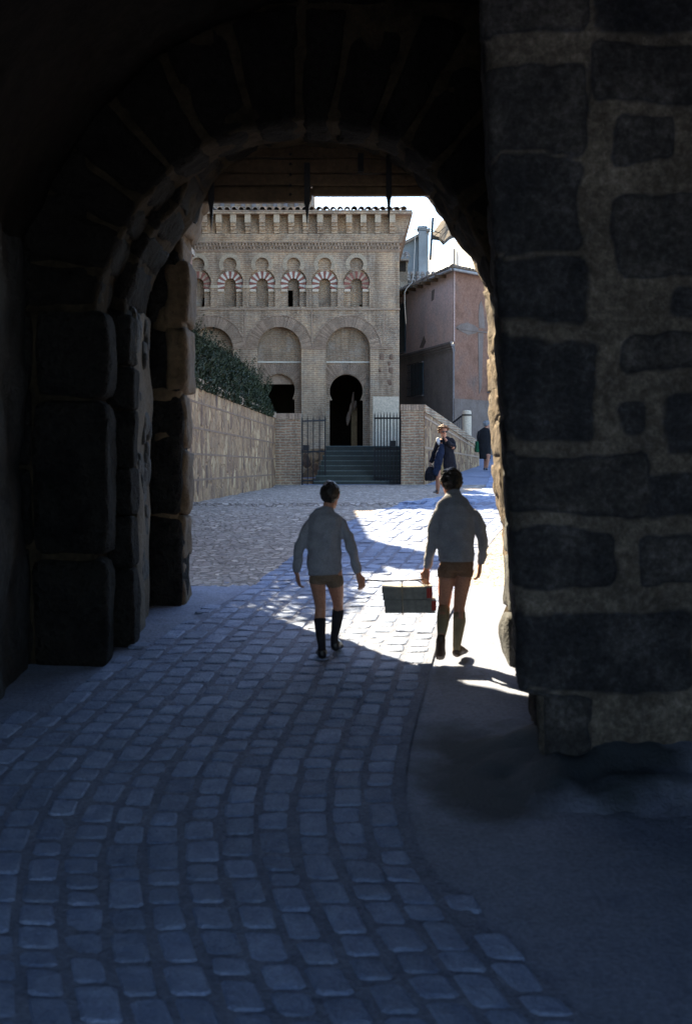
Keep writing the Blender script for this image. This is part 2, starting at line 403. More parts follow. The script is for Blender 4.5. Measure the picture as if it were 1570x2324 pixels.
def kmin(Y):
    if Y < 10.5: return -5-(10.5-Y)*1.2
    return -5+(min(Y, 15)-10.5)*.45
PW = .2
# joint bed strip under the setts
mb = MB(); V = []; Fc = []
ys = frange(4, 46, .25)
for y in ys:
    a = x0s(y)+(kmin(y)-.3)*PW; b = x0s(y)+(kmax(y)+.35)*PW
    for i in range(25):
        x = a+(b-a)*i/24; V.append((x, y, gz(x, y)+.02*noise.noise(Vector((x*1.3, y*1.3, 3)))+.0182))
for j in range(len(ys)-1):
    for i in range(24): Fc.append((j*25+i, j*25+i+1, (j+1)*25+i+1, (j+1)*25+i))
mb.add(V, Fc, True); tag(mb.build('road_bed', M['bed']), kind='structure')
mb = MB()
for k in range(-16, 20):
    y = 4.0+random.random()*.3
    while y < 45:
        L = random.uniform(.19, .36)*(1 if y < 24 else 1.1)
        yc = y+L/2
        if kmin(yc)-.5+random.uniform(-.25,.25) <= k <= kmax(yc)+random.uniform(-.2, .35):
            jx = random.uniform(-.012, .012); jl = random.uniform(.010, .026); jw = random.uniform(.012, .026)
            ring = []
            c = .022
            pts = [(-1, -1, c, 0), (-1, -1, 0, c), (-1, 1, 0, -c), (-1, 1, c, 0), (1, 1, -c, 0), (1, 1, 0, -c), (1, -1, 0, c), (1, -1, -c, 0)]
            tilt = random.uniform(-.004, .004); tl2 = random.uniform(-.004, .004); hz = random.uniform(-.002, .005)
            V = []
            for lvl, (ins, h) in enumerate(((0, 0.0), (.004, .019), (.016, .0245))):
                for sx, sy, ox, oy in pts:
                    yy = yc+sy*(L/2-jl-ins)+oy*(1+random.uniform(-.3, .3))
                    off = sx*(PW/2-jw-ins)+ox+jx+random.uniform(-.007, .007)
                    xx = x0s(yy)+k*PW+off
                    zz = gz(xx, yy)+.02*noise.noise(Vector((xx*1.3, yy*1.3, 3)))+h+hz+(tilt*sx+tl2*sy)*(1 if lvl else 0)
                    V.append((xx, yy, zz))
            Fc = [tuple(range(16, 24))]
            for lv in (0, 8):
                for i in range(8): Fc.append((lv+i, lv+(i+1)%8, lv+8+(i+1)%8, lv+8+i))
            mb.add(V, Fc)
        y += L
tag(mb.build('road', M['sett']), kind='structure')
# pebble paving between the gate and the steps
def peb(x, y):
    if not (14.6 < y < 38.2): return False
    a = x0s(y)+(kmin(y)-.3)*PW; b = x0s(y)+(kmax(y)+1.2)*PW
    return not (a+.1 < x < b-.1)
V = []; Fc = []; mb = MB()
ys = frange(14.9, 38.0, .1)
def pz(x, y): return gz(x, y)+.02*noise.noise(Vector((x*1.3, y*1.3, 3)))+min(.012, (y-14.9)*.012)+.008*noise.noise(Vector((x*9, y*9, 1)))
for side in (0, 1):
    V = []; nn = 40
    for y in ys:
        if side == 0: a, b = -2.6, x0s(y)+(kmin(y)-.35)*PW
        else: a, b = x0s(y)+(kmax(y)+.3)*PW, max(x0s(y)+(kmax(y)+1.5)*PW, 6.5)
        for i in range(nn+1):
            x = a+(b-a)*i/nn; V.append((x, y, pz(x, y)))
    Fc = [(j*(nn+1)+i, j*(nn+1)+i+1, (j+1)*(nn+1)+i+1, (j+1)*(nn+1)+i) for j in range(len(ys)-1) for i in range(nn)]
    mb.add(V, Fc, True)
tag(mb.build('pebble_paving', M['pebble']), kind='structure')
# ------------------------------------------------------------------ city gate
gate = thing('city_gate', (-.3, 12.8, .1), 'dark stone gateway with a rough round arch framing the view of the brick facade', 'gate')
def pl(pts, Y): return [(at(u, v, Y).x, at(u, v, Y).z) for u, v in pts]
A = [(245, 1600), (246, 1400), (243, 1000), (247, 720), (262, 640), (300, 560), (350, 480), (410, 415), (480, 365), (560, 330), (690, 312), (820, 325), (900, 350), (960, 400), (1020, 470), (1060, 540), (1095, 610), (1124, 690), (1142, 770), (1150, 850), (1152, 1000), (1160, 1150), (1166, 1300), (1150, 1380), (1139, 1400), (1140, 1600)]
Bo = [(300, 1560), (302, 1465), (298, 1250), (312, 1000), (322, 800), (330, 690), (362, 606), (401, 556), (440, 511), (466, 440), (520, 372), (600, 338), (690, 328), (800, 334), (880, 356), (940, 400), (1000, 485), (1035, 540), (1062, 575), (1088, 606), (1110, 656), (1128, 735), (1135, 765), (1139, 850), (1136, 912), (1137, 1050), (1145, 1189), (1154, 1258), (1152, 1320), (1146, 1400), (1146, 1560)]
Fo = [(425, 1460), (425, 1365), (421, 1290), (420, 1100), (414, 905), (430, 880), (431, 760), (424, 735), (421, 640), (420, 590), (440, 530), (470, 455), (520, 400), (600, 365), (700, 355), (820, 365), (920, 410), (1000, 470), (1060, 560), (1098, 625), (1110, 680), (1113, 793), (1117, 912), (1119, 992), (1123, 1091), (1133, 1151), (1141, 1189), (1149, 1300), (1149, 1460)]
YE = {11.5: 12.15, 12.15: 13.35, 13.9: 14.55}
def wallplate(name, hole, Y0, Y1, xl, xr, zt, mat, voxel=.045, disp=.035, fr=3):
    h = pl(hole, YE.get(Y0, Y0))
    outer = [(xl, -1.2), (h[0][0], -1.2)]+h[0:]+[(h[-1][0], -1.2), (xr, -1.2), (xr, zt), (xl, zt)]
    return plate(name, outer, [], Y0, Y1, mat, gate, voxel, disp, fr)
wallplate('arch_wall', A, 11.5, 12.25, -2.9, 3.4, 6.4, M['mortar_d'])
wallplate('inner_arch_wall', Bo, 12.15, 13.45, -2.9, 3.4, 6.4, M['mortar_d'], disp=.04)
mb = MB(); xs_ = at(329, 1058, 13.35).x
mb.hexa([(x+(.045 if (y < 13) else 0)*0, y, z) for x in (xs_-.12, xs_+.045) for y in (12.55, 13.44) for z in (-.1, 2.98)], 22, 60, .05, 4, 2.2)
mb.build('reveal_plaster', M['mortar'], gate)
wallplate('outer_arch_wall', Fo, 13.9, 14.7, -2.9, 3.4, 8.2, M['stone_far'], disp=.05)
mb = MB(); mb.box(-7.5, -2.7, 13.2, 14.8, -.5, 8.2); mb.box(3.2, 9, 13.2, 14.8, -.5, 8.2); mb.box(-7.5, 9, 11.5, 14.8, 6.3, 8.3)
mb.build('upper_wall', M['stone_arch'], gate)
# facing stones of the near arch (voussoirs) and jambs
def voussoirs(mb, hole, Y0, depth, thick, i0, i1, joint=.035, amp=.03):
    pts = pl(hole, YE[Y0])
    cx, cz = at(680, 738, YE[Y0]).x, at(680, 738, YE[Y0]).z
    # resample by angle
    segs = []
    P = [Vector((x, 0, z)) for x, z in pts[i0:i1+1]]
    L = [0]
    for a, b in zip(P, P[1:]): L.append(L[-1]+(b-a).length)
    tot = L[-1]; s = 0
    def pos(s):
        for k in range(len(P)-1):
            if s <= L[k+1]: return P[k].lerp(P[k+1], (s-L[k])/(L[k+1]-L[k]))
        return P[-1]
    while s < tot-.1:
        w_ = random.uniform(.26, .42); e = min(tot, s+w_)
        a = pos(s+joint/2); b = pos(e-joint/2); d = thick*random.uniform(.8, 1.15)
        def out(p):
            v = Vector((p.x-cx, 0, p.z-cz)); 
            if p.z < cz: v = Vector((math.copysign(1, p.x-cx), 0, 0))
            return v.normalized()
        pr = random.uniform(.005, .025)
        ia, ib = a-out(a)*pr, b-out(b)*pr; oa, ob = a+out(a)*d, b+out(b)*d
        yf = Y0-random.uniform(.02, .05); yb = Y0+depth
        c = []
        for p0, p1 in ((ia, oa), (ib, ob)):
            for y in (yf, yb):
                for q in (p0, p1): c.append((q.x, y, q.z))
        mb.hexa(c, 6, 10, amp, random.random()*40, 5)
        s = e
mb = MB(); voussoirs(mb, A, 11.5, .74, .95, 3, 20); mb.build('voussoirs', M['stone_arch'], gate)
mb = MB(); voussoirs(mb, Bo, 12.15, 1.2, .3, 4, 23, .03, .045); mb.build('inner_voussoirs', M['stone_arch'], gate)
mb = MB(); voussoirs(mb, Fo, 13.9, .8, .3, 3, 26, .03, .06); mb.build('outer_voussoirs', M['stone_far'], gate)
# spandrel blocks above the voussoirs
mb = MB()
z = 5.3
for r in range(4):
    x = -2.9+random.uniform(0, .3)
    while x < 3.2:
        w_ = random.uniform(.4, .8); mb.stone(x, x+w_-.04, 11.45, 11.7, z, z+.32, amp=.025); x += w_
    z += .36
for s_, xa in ((-1, -2.6), (1, 1.6)):
    z = 2.9
    while z < 5.2:
        h = random.uniform(.28, .4); mb.stone(xa, xa+.52, 11.47, 11.7, z, z+h-.03); z += h
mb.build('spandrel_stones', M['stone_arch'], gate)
# left jamb stones, near pier (L1)
def jamb(mb, u0, u1, Y0, dep, vs, amp=.025, prot=.04):
    for v0, v1 in zip(vs, vs[1:]):
        a = at(u0+random.uniform(-4, 4), v0+3, Y0); b = at(u1+random.uniform(-5, 5), v1-3, Y0)
        mb.stone(a.x, b.x, Y0-prot-random.uniform(0, .03), Y0+dep, b.z, a.z, 8, 10, amp)
mb = MB()
jamb(mb, 78, 250, 11.5, .45, [700, 905, 1265, 1530])
jamb(mb, 10, 74, 11.5, .3, [420, 560, 700, 880, 1060, 1240, 1400, 1540])
mb.build('jamb_stones', M['stone_shade'], gate)
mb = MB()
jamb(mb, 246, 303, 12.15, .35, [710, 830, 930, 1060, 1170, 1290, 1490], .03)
mb.build('jamb_stones', M['stone_shade'], gate)
mb = MB()
jamb(mb, 330, 414, 13.9, .5, [560, 740, 893, 1170, 1395], .04, .06)
mb.build('jamb_stones', M['stone_shade'], gate)
mb = MB()
jamb(mb, 350, 426, 13.98, .6, [893, 1020, 1170, 1270, 1395], .04, .06)
jamb(mb, 376, 430, 13.9, .7, [588, 738, 893], .03, .09)
mb.build('jamb_stones', M['stone_far'], gate)
# right jamb stones
mb = MB()
jamb(mb, 1150, 1210, 11.45, .5, [1395, 1545], .04)
jamb(mb, 1156, 1215, 11.45, .5, [790, 890, 1010, 1130, 1260, 1395], .03)
mb.build('jamb_stones', M['stone'], gate)
# embedded rubble of the left reveal
mb = MB()
for i in range(40):
    Y = random.uniform(12.6, 13.35); v = random.uniform(720, 1340)
    p = at(300, v, Y); r = random.uniform(.05, .11)
    mb.stone(xs_-r, xs_+.055, Y-r, Y+r, p.z-r*1.2, p.z+r*1.2, 5, 4, .03)
mb.build_each('rubble_stone', M['stone'], gate)
# near right pier
pier = thing('stone_pier', (1.9, 9.2, gz(1.9, 9.2)), 'massive dark pier of big rough blocks with wide mortar joints at the right', 'pier')
def pedge(v): return 1100+85*min(v, 1560)/1560 if v > 0 else 1100
PY = 8.78
mb = MB()
# mortar core following the leaning edge
zs = frange(-.9, 5.9, .17); V = []; Fc = []
cols = 16
def pier_left(z):
    v = 1058-(z-1.6)/PY*F
    e = 1098+92*max(0, min(1, v/1560))
    if v > 1575: e = 1228
    return at(e+4, 1058, PY).x
ring = []
for z in zs:
    xl = pier_left(z); pts = []
    for i in range(9): pts.append((xl+.16*(1 if i == 0 else 0)+(3.6-xl)*i/8, PY+.16))
    pts += [(3.6, 11.6), (xl+.42, 11.2), (xl+.36, 10.8), (xl+.28, 10.0), (xl+.2, 9.3)]
    ring.append([Vector((x, y, z)) for x, y in pts])
n = len(ring[0]); V = [p for r in ring for p in r]
Fc = [(j*n+i, j*n+(i+1)%n, (j+1)*n+(i+1)%n, (j+1)*n+i) for j in range(len(zs)-1) for i in range(n)]
Fc += [tuple(range(n)), tuple((len(zs)-1)*n+i for i in range(n))]
mb.add(V, Fc, True); mb.build('mortar_core', M['mortar'], pier, .045, 1, .05, 3.5)
def zz(x0_, y0_, x1_, y1_): return (1067+.787*x0_, .787*y0_, 1067+.787*x1_, .787*y1_)
BL = []
for s_ in [(55, -60, 330, 100), (75, 195, 330, 445), (90, 455, 330, 735), (100, 748, 333, 925), (110, 968, 372, 1268), (120, 1312, 508, 1478), (130, 1528, 412, 1692), (135, 1765, 640, 1988),
           (408, 332, 570, 470), (418, 562, 680, 790), (568, 822, 760, 912), (442, 952, 690, 1060), (442, 1152, 512, 1272), (562, 1142, 790, 1320), (494, 1372, 720, 1482), (488, 1532, 740, 1690), (345, -60, 660, 95), (345, 125, 660, 300),
           (650, 1765, 980, 1988), (700, 560, 960, 790), (800, 1142, 1000, 1320), (740, 1372, 980, 1482), (150, 2000, 335, 2190)]:
    a, b, c, d = zz(*s_); p = at(a, b, PY); q = at(c, d, PY)
    sa = -1 if s_[0] < 200 and s_[1] < 1990 else p.x
    BL.append((p.x if s_[0] >= 200 or s_[1] > 1990 else -9, q.x, q.z, p.z, random.random()))
SB = []
z = -1.2
while z < 5.9:
    h = random.uniform(.26, .42); y = .42
    while y < 3.2:
        L = random.uniform(.35, .8); SB.append((y, y+L-.07, z, z+h-.06, random.random())); y += L
    z += h
def relief(pu, pz, blocks):
    w1 = noise.noise_vector(Vector((pu*2.2, pz*2.2, 1)))*.06+noise.noise_vector(Vector((pu*7, pz*7, 4)))*.022+noise.noise_vector(Vector((pu*20, pz*20, 9)))*.007
    a, b = pu+w1.x, pz+w1.y; best = -9; br = 0
    for xa, xb, za, zb2, r_ in blocks:
        cx, cz = (xa+xb)/2, (za+zb2)/2; hx, hz = (xb-xa)/2, (zb2-za)/2
        dx, dz = abs(a-cx)-hx+.06, abs(b-cz)-hz+.06
        sd = .06-(sqrt(max(dx, 0)**2+max(dz, 0)**2)+min(max(dx, dz), 0))
        if sd > best: best = sd; br = r_
    return best, br
GX = frange(-2.55, 0, .034)+frange(0, 2.5, .026)[1:]
GZ = frange(-1.1, 5.85, .027)
V = []; att = []; Fc = []
for z in GZ:
    xl = pier_left(z)
    for g in GX:
        rr = .09
        if g >= rr: p = Vector((xl+g, PY, z)); nn_ = Vector((0, -1, 0))
        elif g <= -rr: p = Vector((xl+.10*(-g), PY-g, z)); nn_ = Vector((-1, 0, 0))
        else:
            th = (g+rr)/(2*rr)*pi/2; p = Vector((xl+rr-rr*cos(th)*1.0, PY+rr-rr*sin(th), z)); nn_ = Vector((-cos(th), -sin(th), 0))
        if g > 0: sd, br = relief(p.x, z, BL)
        else: sd, br = relief(-g, z, SB+[(-9, .3, b_[2], b_[3], b_[4]) for b_ in BL if b_[0] < -5])
        m_ = max(0, min(1, (sd+.012)/.03)); 
        h = .022*m_+.022*noise.noise(p*1.7+Vector((br*9, 0, 0)))+.012*noise.noise(p*6)+.006*noise.noise(p*17)+(.010*(br-.5) if m_ > .5 else 0)
        if z < .02 and g > .4: h += .05*noise.noise(Vector((p.x*2, z*3, 2)))
        V.append(p+nn_*(h+.02)); att.append(m_*(.45+.55*br) if m_ > 0 else 0)
ng = len(GX)
Fc = [(j_*ng+i_, j_*ng+i_+1, (j_+1)*ng+i_+1, (j_+1)*ng+i_) for j_ in range(len(GZ)-1) for i_ in range(ng-1)]
mb = MB(); mb.add(V, Fc, True)
m, n, l, b = newmat('pier_masonry'); vv = coords(n, l); an_ = N(n, 'Attribute'); an_.attribute_name = 'stone'
f1 = noisetex(n, l, vv, 2.6, 8, .7); f2 = noisetex(n, l, vv, 24, 6, .7); f3 = noisetex(n, l, vv, .8, 3)
cs = ramp(n, l, f1, [(.3, (.020, .022, .026)), (.5, (.054, .053, .054)), (.7, (.13, .125, .12))])
cs = mix(n, l, cs, ramp(n, l, an_.outputs['Fac'], [(.4, (.6, .62, .7)), (1, (1.35, 1.25, 1.15))]), 1.0, 'MULTIPLY')
cm = ramp(n, l, f1, [(.3, (.075, .066, .058)), (.5, (.14, .118, .095)), (.72, (.27, .23, .185))])
ad_ = N(n, 'Math', operation='MULTIPLY_ADD'); l.new(f2, ad_.inputs[0]); ad_.inputs[1].default_value = .5; l.new(an_.outputs['Fac'], ad_.inputs[2])
c = mix(n, l, cm, cs, ramp(n, l, ad_.outputs[0], [(.34, (0, 0, 0)), (.72, (1, 1, 1))]))
c = mix(n, l, c, ramp(n, l, f2, [(.3, (.5,)*3), (.5, (1,)*3), (.72, (1.9, 1.9, 1.95))]), 1.0, 'MULTIPLY')
l.new(c, b.inputs['Base Color']); b.inputs['Roughness'].default_value = .85
k = bump(n, l, b, f2, .035); bump(n, l, b, f1, .05, 1, k)
M['pier'] = m
o_p = mb.build('masonry_face', M['pier'], pier)
at_ = o_p.data.attributes.new('stone', 'FLOAT', 'POINT'); at_.data.foreach_set('value', att)
mb = MB()
p = at(1228, 1740, PY-.1); q = at(1560, 1930, PY-.1); mb.stone(p.x, q.x+.6, PY-.16, PY+.5, q.z-.2, p.z, 12, 6, .10, fr=3)
mb.build('base_rock', M['stone'], pier)
# near passage: side walls, vault
pas = thing('vaulted_passage', (0, 6, -.5), 'black rough barrel vault and left side wall of the dark passage overhead', 'vault')
mb = MB(); mb.box(-3.1, -2.56, YB0 := -.9, 11.5, -1.4, 4.0)
mb.build('side_wall', M['stone'], pas, .09, 1, .07, 1.6)
mb = MB(); mb.box(3.0, 3.6, YB0, 8.85, -1.4, 4.0); mb.build('side_wall', M['stone'], pas, .09, 1, .07, 1.6)
V = []; Fc = []; nn = 20
VR = 2.85; vcx = .22; vcz = 2.6
for j, y in enumerate(frange(YB0, 11.55, .35)):
    for i in range(nn+1):
        th = pi*i/nn; r = VR
        for rr in (VR, VR+.5): V.append((vcx-rr*cos(th)*1.02, y, vcz+rr*sin(th)*.98))
ny = j+1; q = 2*(nn+1)
for j in range(ny-1):
    for i in range(nn):
        a = j*q+2*i
        Fc.append((a, a+2, a+2+q, a+q)); Fc.append((a+1, a+1+q, a+3+q, a+3))
for j in (0, ny-1):
    for i in range(nn):
        a = j*q+2*i; Fc.append((a, a+1, a+3, a+2))
for j in range(ny-1):
    for a in (j*q, j*q+2*nn): Fc.append((a, a+1, a+1+q, a+q))
mb = MB(); mb.add(V, Fc, True); mb.build('vault', M['vaultm'], pas, .09, 1, .06, 1.6)
# houses of the street behind the photographer (they close the view of the low sky)
# earth mound at pier foot
V = []; Fc = []; nx, nyy = 40, 40
for j in range(nyy+1):
    for i in range(nx+1):
        x = .5+(2.6-.5)*i/nx; y = 7.5+(10.6-7.5)*j/nyy
        d = max(0, 1-(((x-1.75)/1.25)**2+((y-8.95)/1.35)**2))
        h = .20*d**1.6
        h = h*(1+.5*noise.noise(Vector((x*3, y*3, 0))))+.05*noise.noise(Vector((x*6, y*6, 5)))*min(1, d*3)
        V.append((x, y, gz(x, y)+.0+h-.03))
for j in range(nyy):
    for i in range(nx): Fc.append((j*(nx+1)+i, j*(nx+1)+i+1, (j+1)*(nx+1)+i+1, (j+1)*(nx+1)+i))
mb = MB(); mb.add(V, Fc, True); tag(mb.build('earth_bank', M['cement']), kind='structure')
# ------------------------------------------------------------------ portcullis
pc = thing('portcullis', (-.4, 13.65, 4.1), 'raised wooden portcullis of old planks with iron spikes under the arch', 'portcullis')
rows = [(330, 362), (362, 396), (396, 424), (424, 452)]
PYC = 13.6
for i, (a, b) in enumerate(rows):
    mb = MB()
    l0, r0 = (445, 1010)
    if i == 3:
        pa = at(445, 424, PYC); pb = at(708, 458, PYC)
        mb.hexa([(at(445,462,PYC).x, y, z) if x == 0 else (pb.x, y, z) for x in (0, 1) for y in (PYC-.05, PYC+.05) for z in (at(0, 460, PYC).z, pa.z)], 5, 30, .008, 3, 9)
        pb = at(708, 424, PYC); pd = at(1010, 440, PYC)
        mb.hexa([(pb.x, y, z) if x == 0 else (pd.x, y, z) for x in (0, 1) for y in (PYC-.05, PYC+.05) for z in (at(0, 445, PYC).z, pb.z)], 5, 30, .006, 5, 9)
    else:
        p = at(l0, a+1, PYC); q = at(r0, b-1, PYC); mb.hexa([(x, y, z) for x in (p.x, q.x) for y in (PYC-.045-.006*i, PYC+.05) for z in (q.z, p.z)], 9, 40, .012, i, 5)
    mb.build('plank', M['wood'], pc)
for u, v0, v1, v2 in ((480, 400, 462, 530), (697, 370, 462, 517), (882, 360, 448, 512)):
    mb = MB(); y = PYC-.075; hw = .027
    p0 = at(u, v0, y); p1 = at(u, v1, y); p2 = at(u, v2, y)
    V = [p0+Vector((-hw, 0, 0)), p0+Vector((hw, 0, 0)), p1+Vector((hw, 0, 0)), p1+Vector((-hw, 0, 0)), p2, p1+Vector((hw*.75, 0, -.02)), p1+Vector((-hw*.75, 0, -.02))]
    V2 = [v_+Vector((0, -.025, 0)) for v_ in V]
    mb.add(V+V2, [(0,1,2,3),(7,10,9,8),(0,7,8,1),(1,8,9,2),(3,10,7,0),(2,9,12,5),(3,6,13,10),(5,12,11,4),(6,4,11,13),(3,2,5,6),(9,10,13,12),(6,5,4),(12,13,11)])
    mb.build('spike', M['iron'], pc)
mb = MB(); p = at(812, 348, PYC-.09); q = at(825, 390, PYC-.09); mb.box(p.x, q.x, p.y-.02, p.y+.03, q.z, p.z); mb.build('iron_strap', M['iron'], pc)
mb = MB()
for v in (350, 372, 396, 420, 441):
    mb.ball(at(659, v, PYC-.06), .014, 8, 6)
mb.build_each('nail', M['iron'], pc)
# ------------------------------------------------------------------ mosque
FY = 44.0
K = FY/F/cos(0)*1.0
def fx(u): return at(u, 1058, FY).x
def fz(v): return at(785, v, FY).z
px = fx(786)-fx(785)
mosque = thing('brick_mosque', (-1.5, 46, 1.6), 'small brick building with horseshoe arches, red and white arch bands and corbelled eaves', 'mosque')
XL, XR = fx(330), fx(905.5)
ZT = fz(482)
BC = [fx(480), fx(634), fx(789.5)]; BC.insert(0, BC[0]-(BC[1]-BC[0]))
holes = []
zc = fz(792); ri, ro = 50*px, 74*px
for c in BC:
    holes.append([(c-ri, 1.2), (c-ri, zc)]+arc(c, zc, ri, 180, 0, 24)[1:-1]+[(c+ri, zc), (c+ri, 1.2)])
UC = [fx(450.5-71.7*2), fx(450.5-71.7), fx(450.5), fx(523), fx(595.5), fx(666.5), fx(737), fx(808.7)]
zu, zl = fz(600), fz(640)
def lobe(cx, r1=15*px, r2=30*px, hw=29*px, zb=fz(696)):
    # upper circle centre zu r1, lower circle centre zl r2
    d = zu-zl; yy = (d*d+r2*r2-r1*r1)/(2*d); xx = sqrt(max(1e-6, r2*r2-yy*yy))
    aL = degrees(atan2(yy, xx)); aU = degrees(atan2(yy-d, xx))
    al0 = -degrees(math.acos(25*px/r2))*.9
    pts = [(cx+hw, zb), (cx+hw, zl+r2*sin(radians(al0)))]
    pts += arc(cx, zl, r2, al0, aL, 10)+arc(cx, zu, r1, aU, 180-aU, 16)[1:-1]+arc(cx, zl, r2, 180-aL, 180-al0, 10)
    pts += [(cx-hw, zl+r2*sin(radians(al0))), (cx-hw, zb)]
    return pts
def shoe(cx, cz, r, hp, hw, zb, n=24, zp=None):
    """horseshoe opening: circle r pinched to half width hp, jambs hw, down to zb"""
    a = degrees(acos(hp/r)); zp = cz-r*sin(radians(a))
    pts = [(cx+hw, zb), (cx+hw, zp-.02)]
    if abs(hw-hp) > 1e-4: pts.append((cx+hp, zp-.02))
    pts += arc(cx, cz, r, -a, 180+a, n)
    if abs(hw-hp) > 1e-4: pts.append((cx-hp, zp-.02))
    pts += [(cx-hw, zp-.02), (cx-hw, zb)]
    return pts
outer = [(XL, 1.0)]
for h in holes: outer += h
outer += [(XR, 1.0), (XR, ZT), (XL, ZT)]
# bottom edges: bay holes run to the ground, so trace them in the outline
for i in range(len(outer)):
    if abs(outer[i][1]-1.2) < 1e-6: outer[i] = (outer[i][0], 1.0)
plate('facade_wall', outer, [lobe(c) for c in UC[1:]], FY, FY+.3, M['brick'], mosque)
# bay backs with the doorways
zb_ = fz(939); 
doors = [shoe(BC[0], fz(884), 36*px, 31*px, 36*px, 1.0), shoe(BC[1], fz(884), 36*px, 31*px, 36*px, 1.0), shoe(fx(632), fz(884), 36.5*px, 31*px, 36*px, 1.0), shoe(fx(785.5), fz(886), 37.7*px, 32*px, 38*px, 1.0)]
o2 = [(XL, 1.0)]
for d in doors: o2 += d[::-1]
o2 += [(XR-.3, 1.0), (XR-.3, fz(716)), (XL, fz(716))]
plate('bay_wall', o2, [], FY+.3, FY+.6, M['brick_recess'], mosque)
# upper niche mid layer
mid = [shoe(c, fz(644), 13*px, 11.5*px, 14*px, fz(697)) for c in UC[1:]]
plate('niche_wall', [(XL, fz(712)), (XR-.25, fz(712)), (XR-.25, fz(575)), (XL, fz(575))], mid, FY+.13, FY+.3-.001, M['brick'], mosque)
o3 = plate('niche_back', [(XL, fz(712)), (XR-.25, fz(712)), (XR-.25, fz(575)), (XL, fz(575))],
      [[(UC[5]-13*px, fz(697)), (UC[5]-13*px, fz(656)), (UC[5]-2*px, fz(656)), (UC[5]-2*px, fz(697))], [(UC[2]+6*px, fz(697)), (UC[2]+9*px, fz(672)), (UC[2]+13*px, fz(672)), (UC[2]+13*px, fz(697))], [(UC[7]+7*px, fz(697)), (UC[7]+7*px, fz(689)), (UC[7]+13*px, fz(689)), (UC[7]+13*px, fz(697))]],
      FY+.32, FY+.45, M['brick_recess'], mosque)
# side, back and interior
mb = MB(); mb.box(XR-.3, XR, FY+.3, 60, 1.0, ZT); mb.box(XL, XL+.3, FY+.6, 60, 1, ZT); mb.box(XL+.3, XR-.3, 59.7, 60, 1, ZT)
mb.build('side_wall', M['brick'], mosque)
mb = MB(); mb.box(XL+.3, XR-.3, 48.5, 48.8, 1.0, ZT); mb.box(XL+.3, XR-.3, FY+.6, 48.5, 2.1, 2.17)
mb.box(XL+.3, XR-.3, FY+.6, 48.5, fz(712), fz(708)); mb.build('interior', M['black'], mosque)
# trim
mb = MB()
mb.box(XL, XR+.02, FY-.04, FY-.001, fz(703.5), fz(700))
mb.box(XL, XR+.02, FY-.03, FY-.001, fz(571.5), fz(569))
for c in (fx(404), fx(557), fx(708), fx(870)):
    mb.box(c-.02, c+.02, FY-.025, FY-.001, fz(776), fz(704.5))
for a, b in ((685, 740), (529, 580), (840, 892)):
    mb.box(fx(a), fx(b), FY-.03, FY-.001, fz(792), fz(789.5))
mb.build_each('moulding', M['brown'], mosque)
mb = MB()
for i, c in enumerate(BC): mb.box(c-ri+.005, c+ri-.005, FY+.27, FY+.299, fz(822), fz(818.5))
mb.build_each('white_band', M['white_v'], mosque)
# big arch rings: thin radial bricks
def ring(mb, cx, cz, r0, r1, a0, a1, n, y0, y1, gap=.25, sel=None, jr=0):
    for i in range(n):
        if sel and not sel(i): continue
        s0 = radians(a0+(a1-a0)*(i+gap/2)/n); s1 = radians(a0+(a1-a0)*(i+1-gap/2)/n)
        ra = r1+random.uniform(-jr, jr); c = []
        for th in (s0, s1):
            for y in (y0, y1):
                for r in (r0, ra): c.append((cx+r*cos(th), y, cz+r*sin(th)))
        mb.hexa(c)
for c in BC:
    mb = MB(); ring(mb, c, zc, ri+.0, ro, 0, 180, 60, FY-.022, FY+.1, .3, jr=.01); mb.build('arch_band', M['brown'], mosque)
    mb = MB(); ring(mb, c, zc, ro+.012, ro+.045, 0, 180, 40, FY-.035, FY+.1, 0); mb.build('arch_moulding', M['brown'], mosque)
for c, cz in ((BC[1], fz(884)), (fx(632), fz(884)), (fx(785.5), fz(886))):
    mb = MB(); n_ = 34
    for i in range(n_):
        s0 = radians(12+156*(i+.2)/n_); s1 = radians(12+156*(i+.8)/n_); cc = []
        zt_ = fz(826); 
        for th in (s0, s1):
            r1_ = min((zt_-cz)/max(.05, sin(th)), 47*px/max(.05, abs(cos(th))))
            for y in (FY+.275, FY+.35):
                for r in (38.5*px, r1_): cc.append((c+r*cos(th), y, cz+r*sin(th)))
        mb.hexa(cc)
    mb.build('door_arch_band', M['brown'], mosque)
# tympanum of the left doorway, curtain and panel of the right one
mb = MB(); c = fx(632); cz = fz(884); a = degrees(asin((fz(870)-cz)/(36.5*px)))
P = arc(c, cz, 36.4*px, a, 180-a, 14); n_ = len(P)
mb.add([(x, FY+.45, z) for x, z in P]+[(x, FY+.5, z) for x, z in P], [tuple(range(n_)), tuple(range(2*n_-1, n_-1, -1))]+[(i, (i+1)%n_, n_+(i+1)%n_, n_+i) for i in range(n_)])
mb.build('tympanum', M['brown'], mosque)
mb = MB(); mb.box(at(797, 1000, 45.4).x, at(810, 1000, 45.4).x, 45.35, 45.45, 2.16, at(0, 925, 45.4).z); mb.build('door_post', M['ochre'], mosque)
mb = MB()
for i, (u, v0, v1, wd) in enumerate(((790, 935, 965, 7), (795, 915, 950, 5), (800, 890, 930, 4), (805, 910, 930, 6))):
    mb.loft([at(u+2, v0, 45.2), at(u, (v0+v1)/2, 45.2), at(u-2, v1, 45.2)], [(wd*.006, .03), (wd*.011, .04), (wd*.004, .03)], 8)
mb.build('curtain', M['course'], mosque)
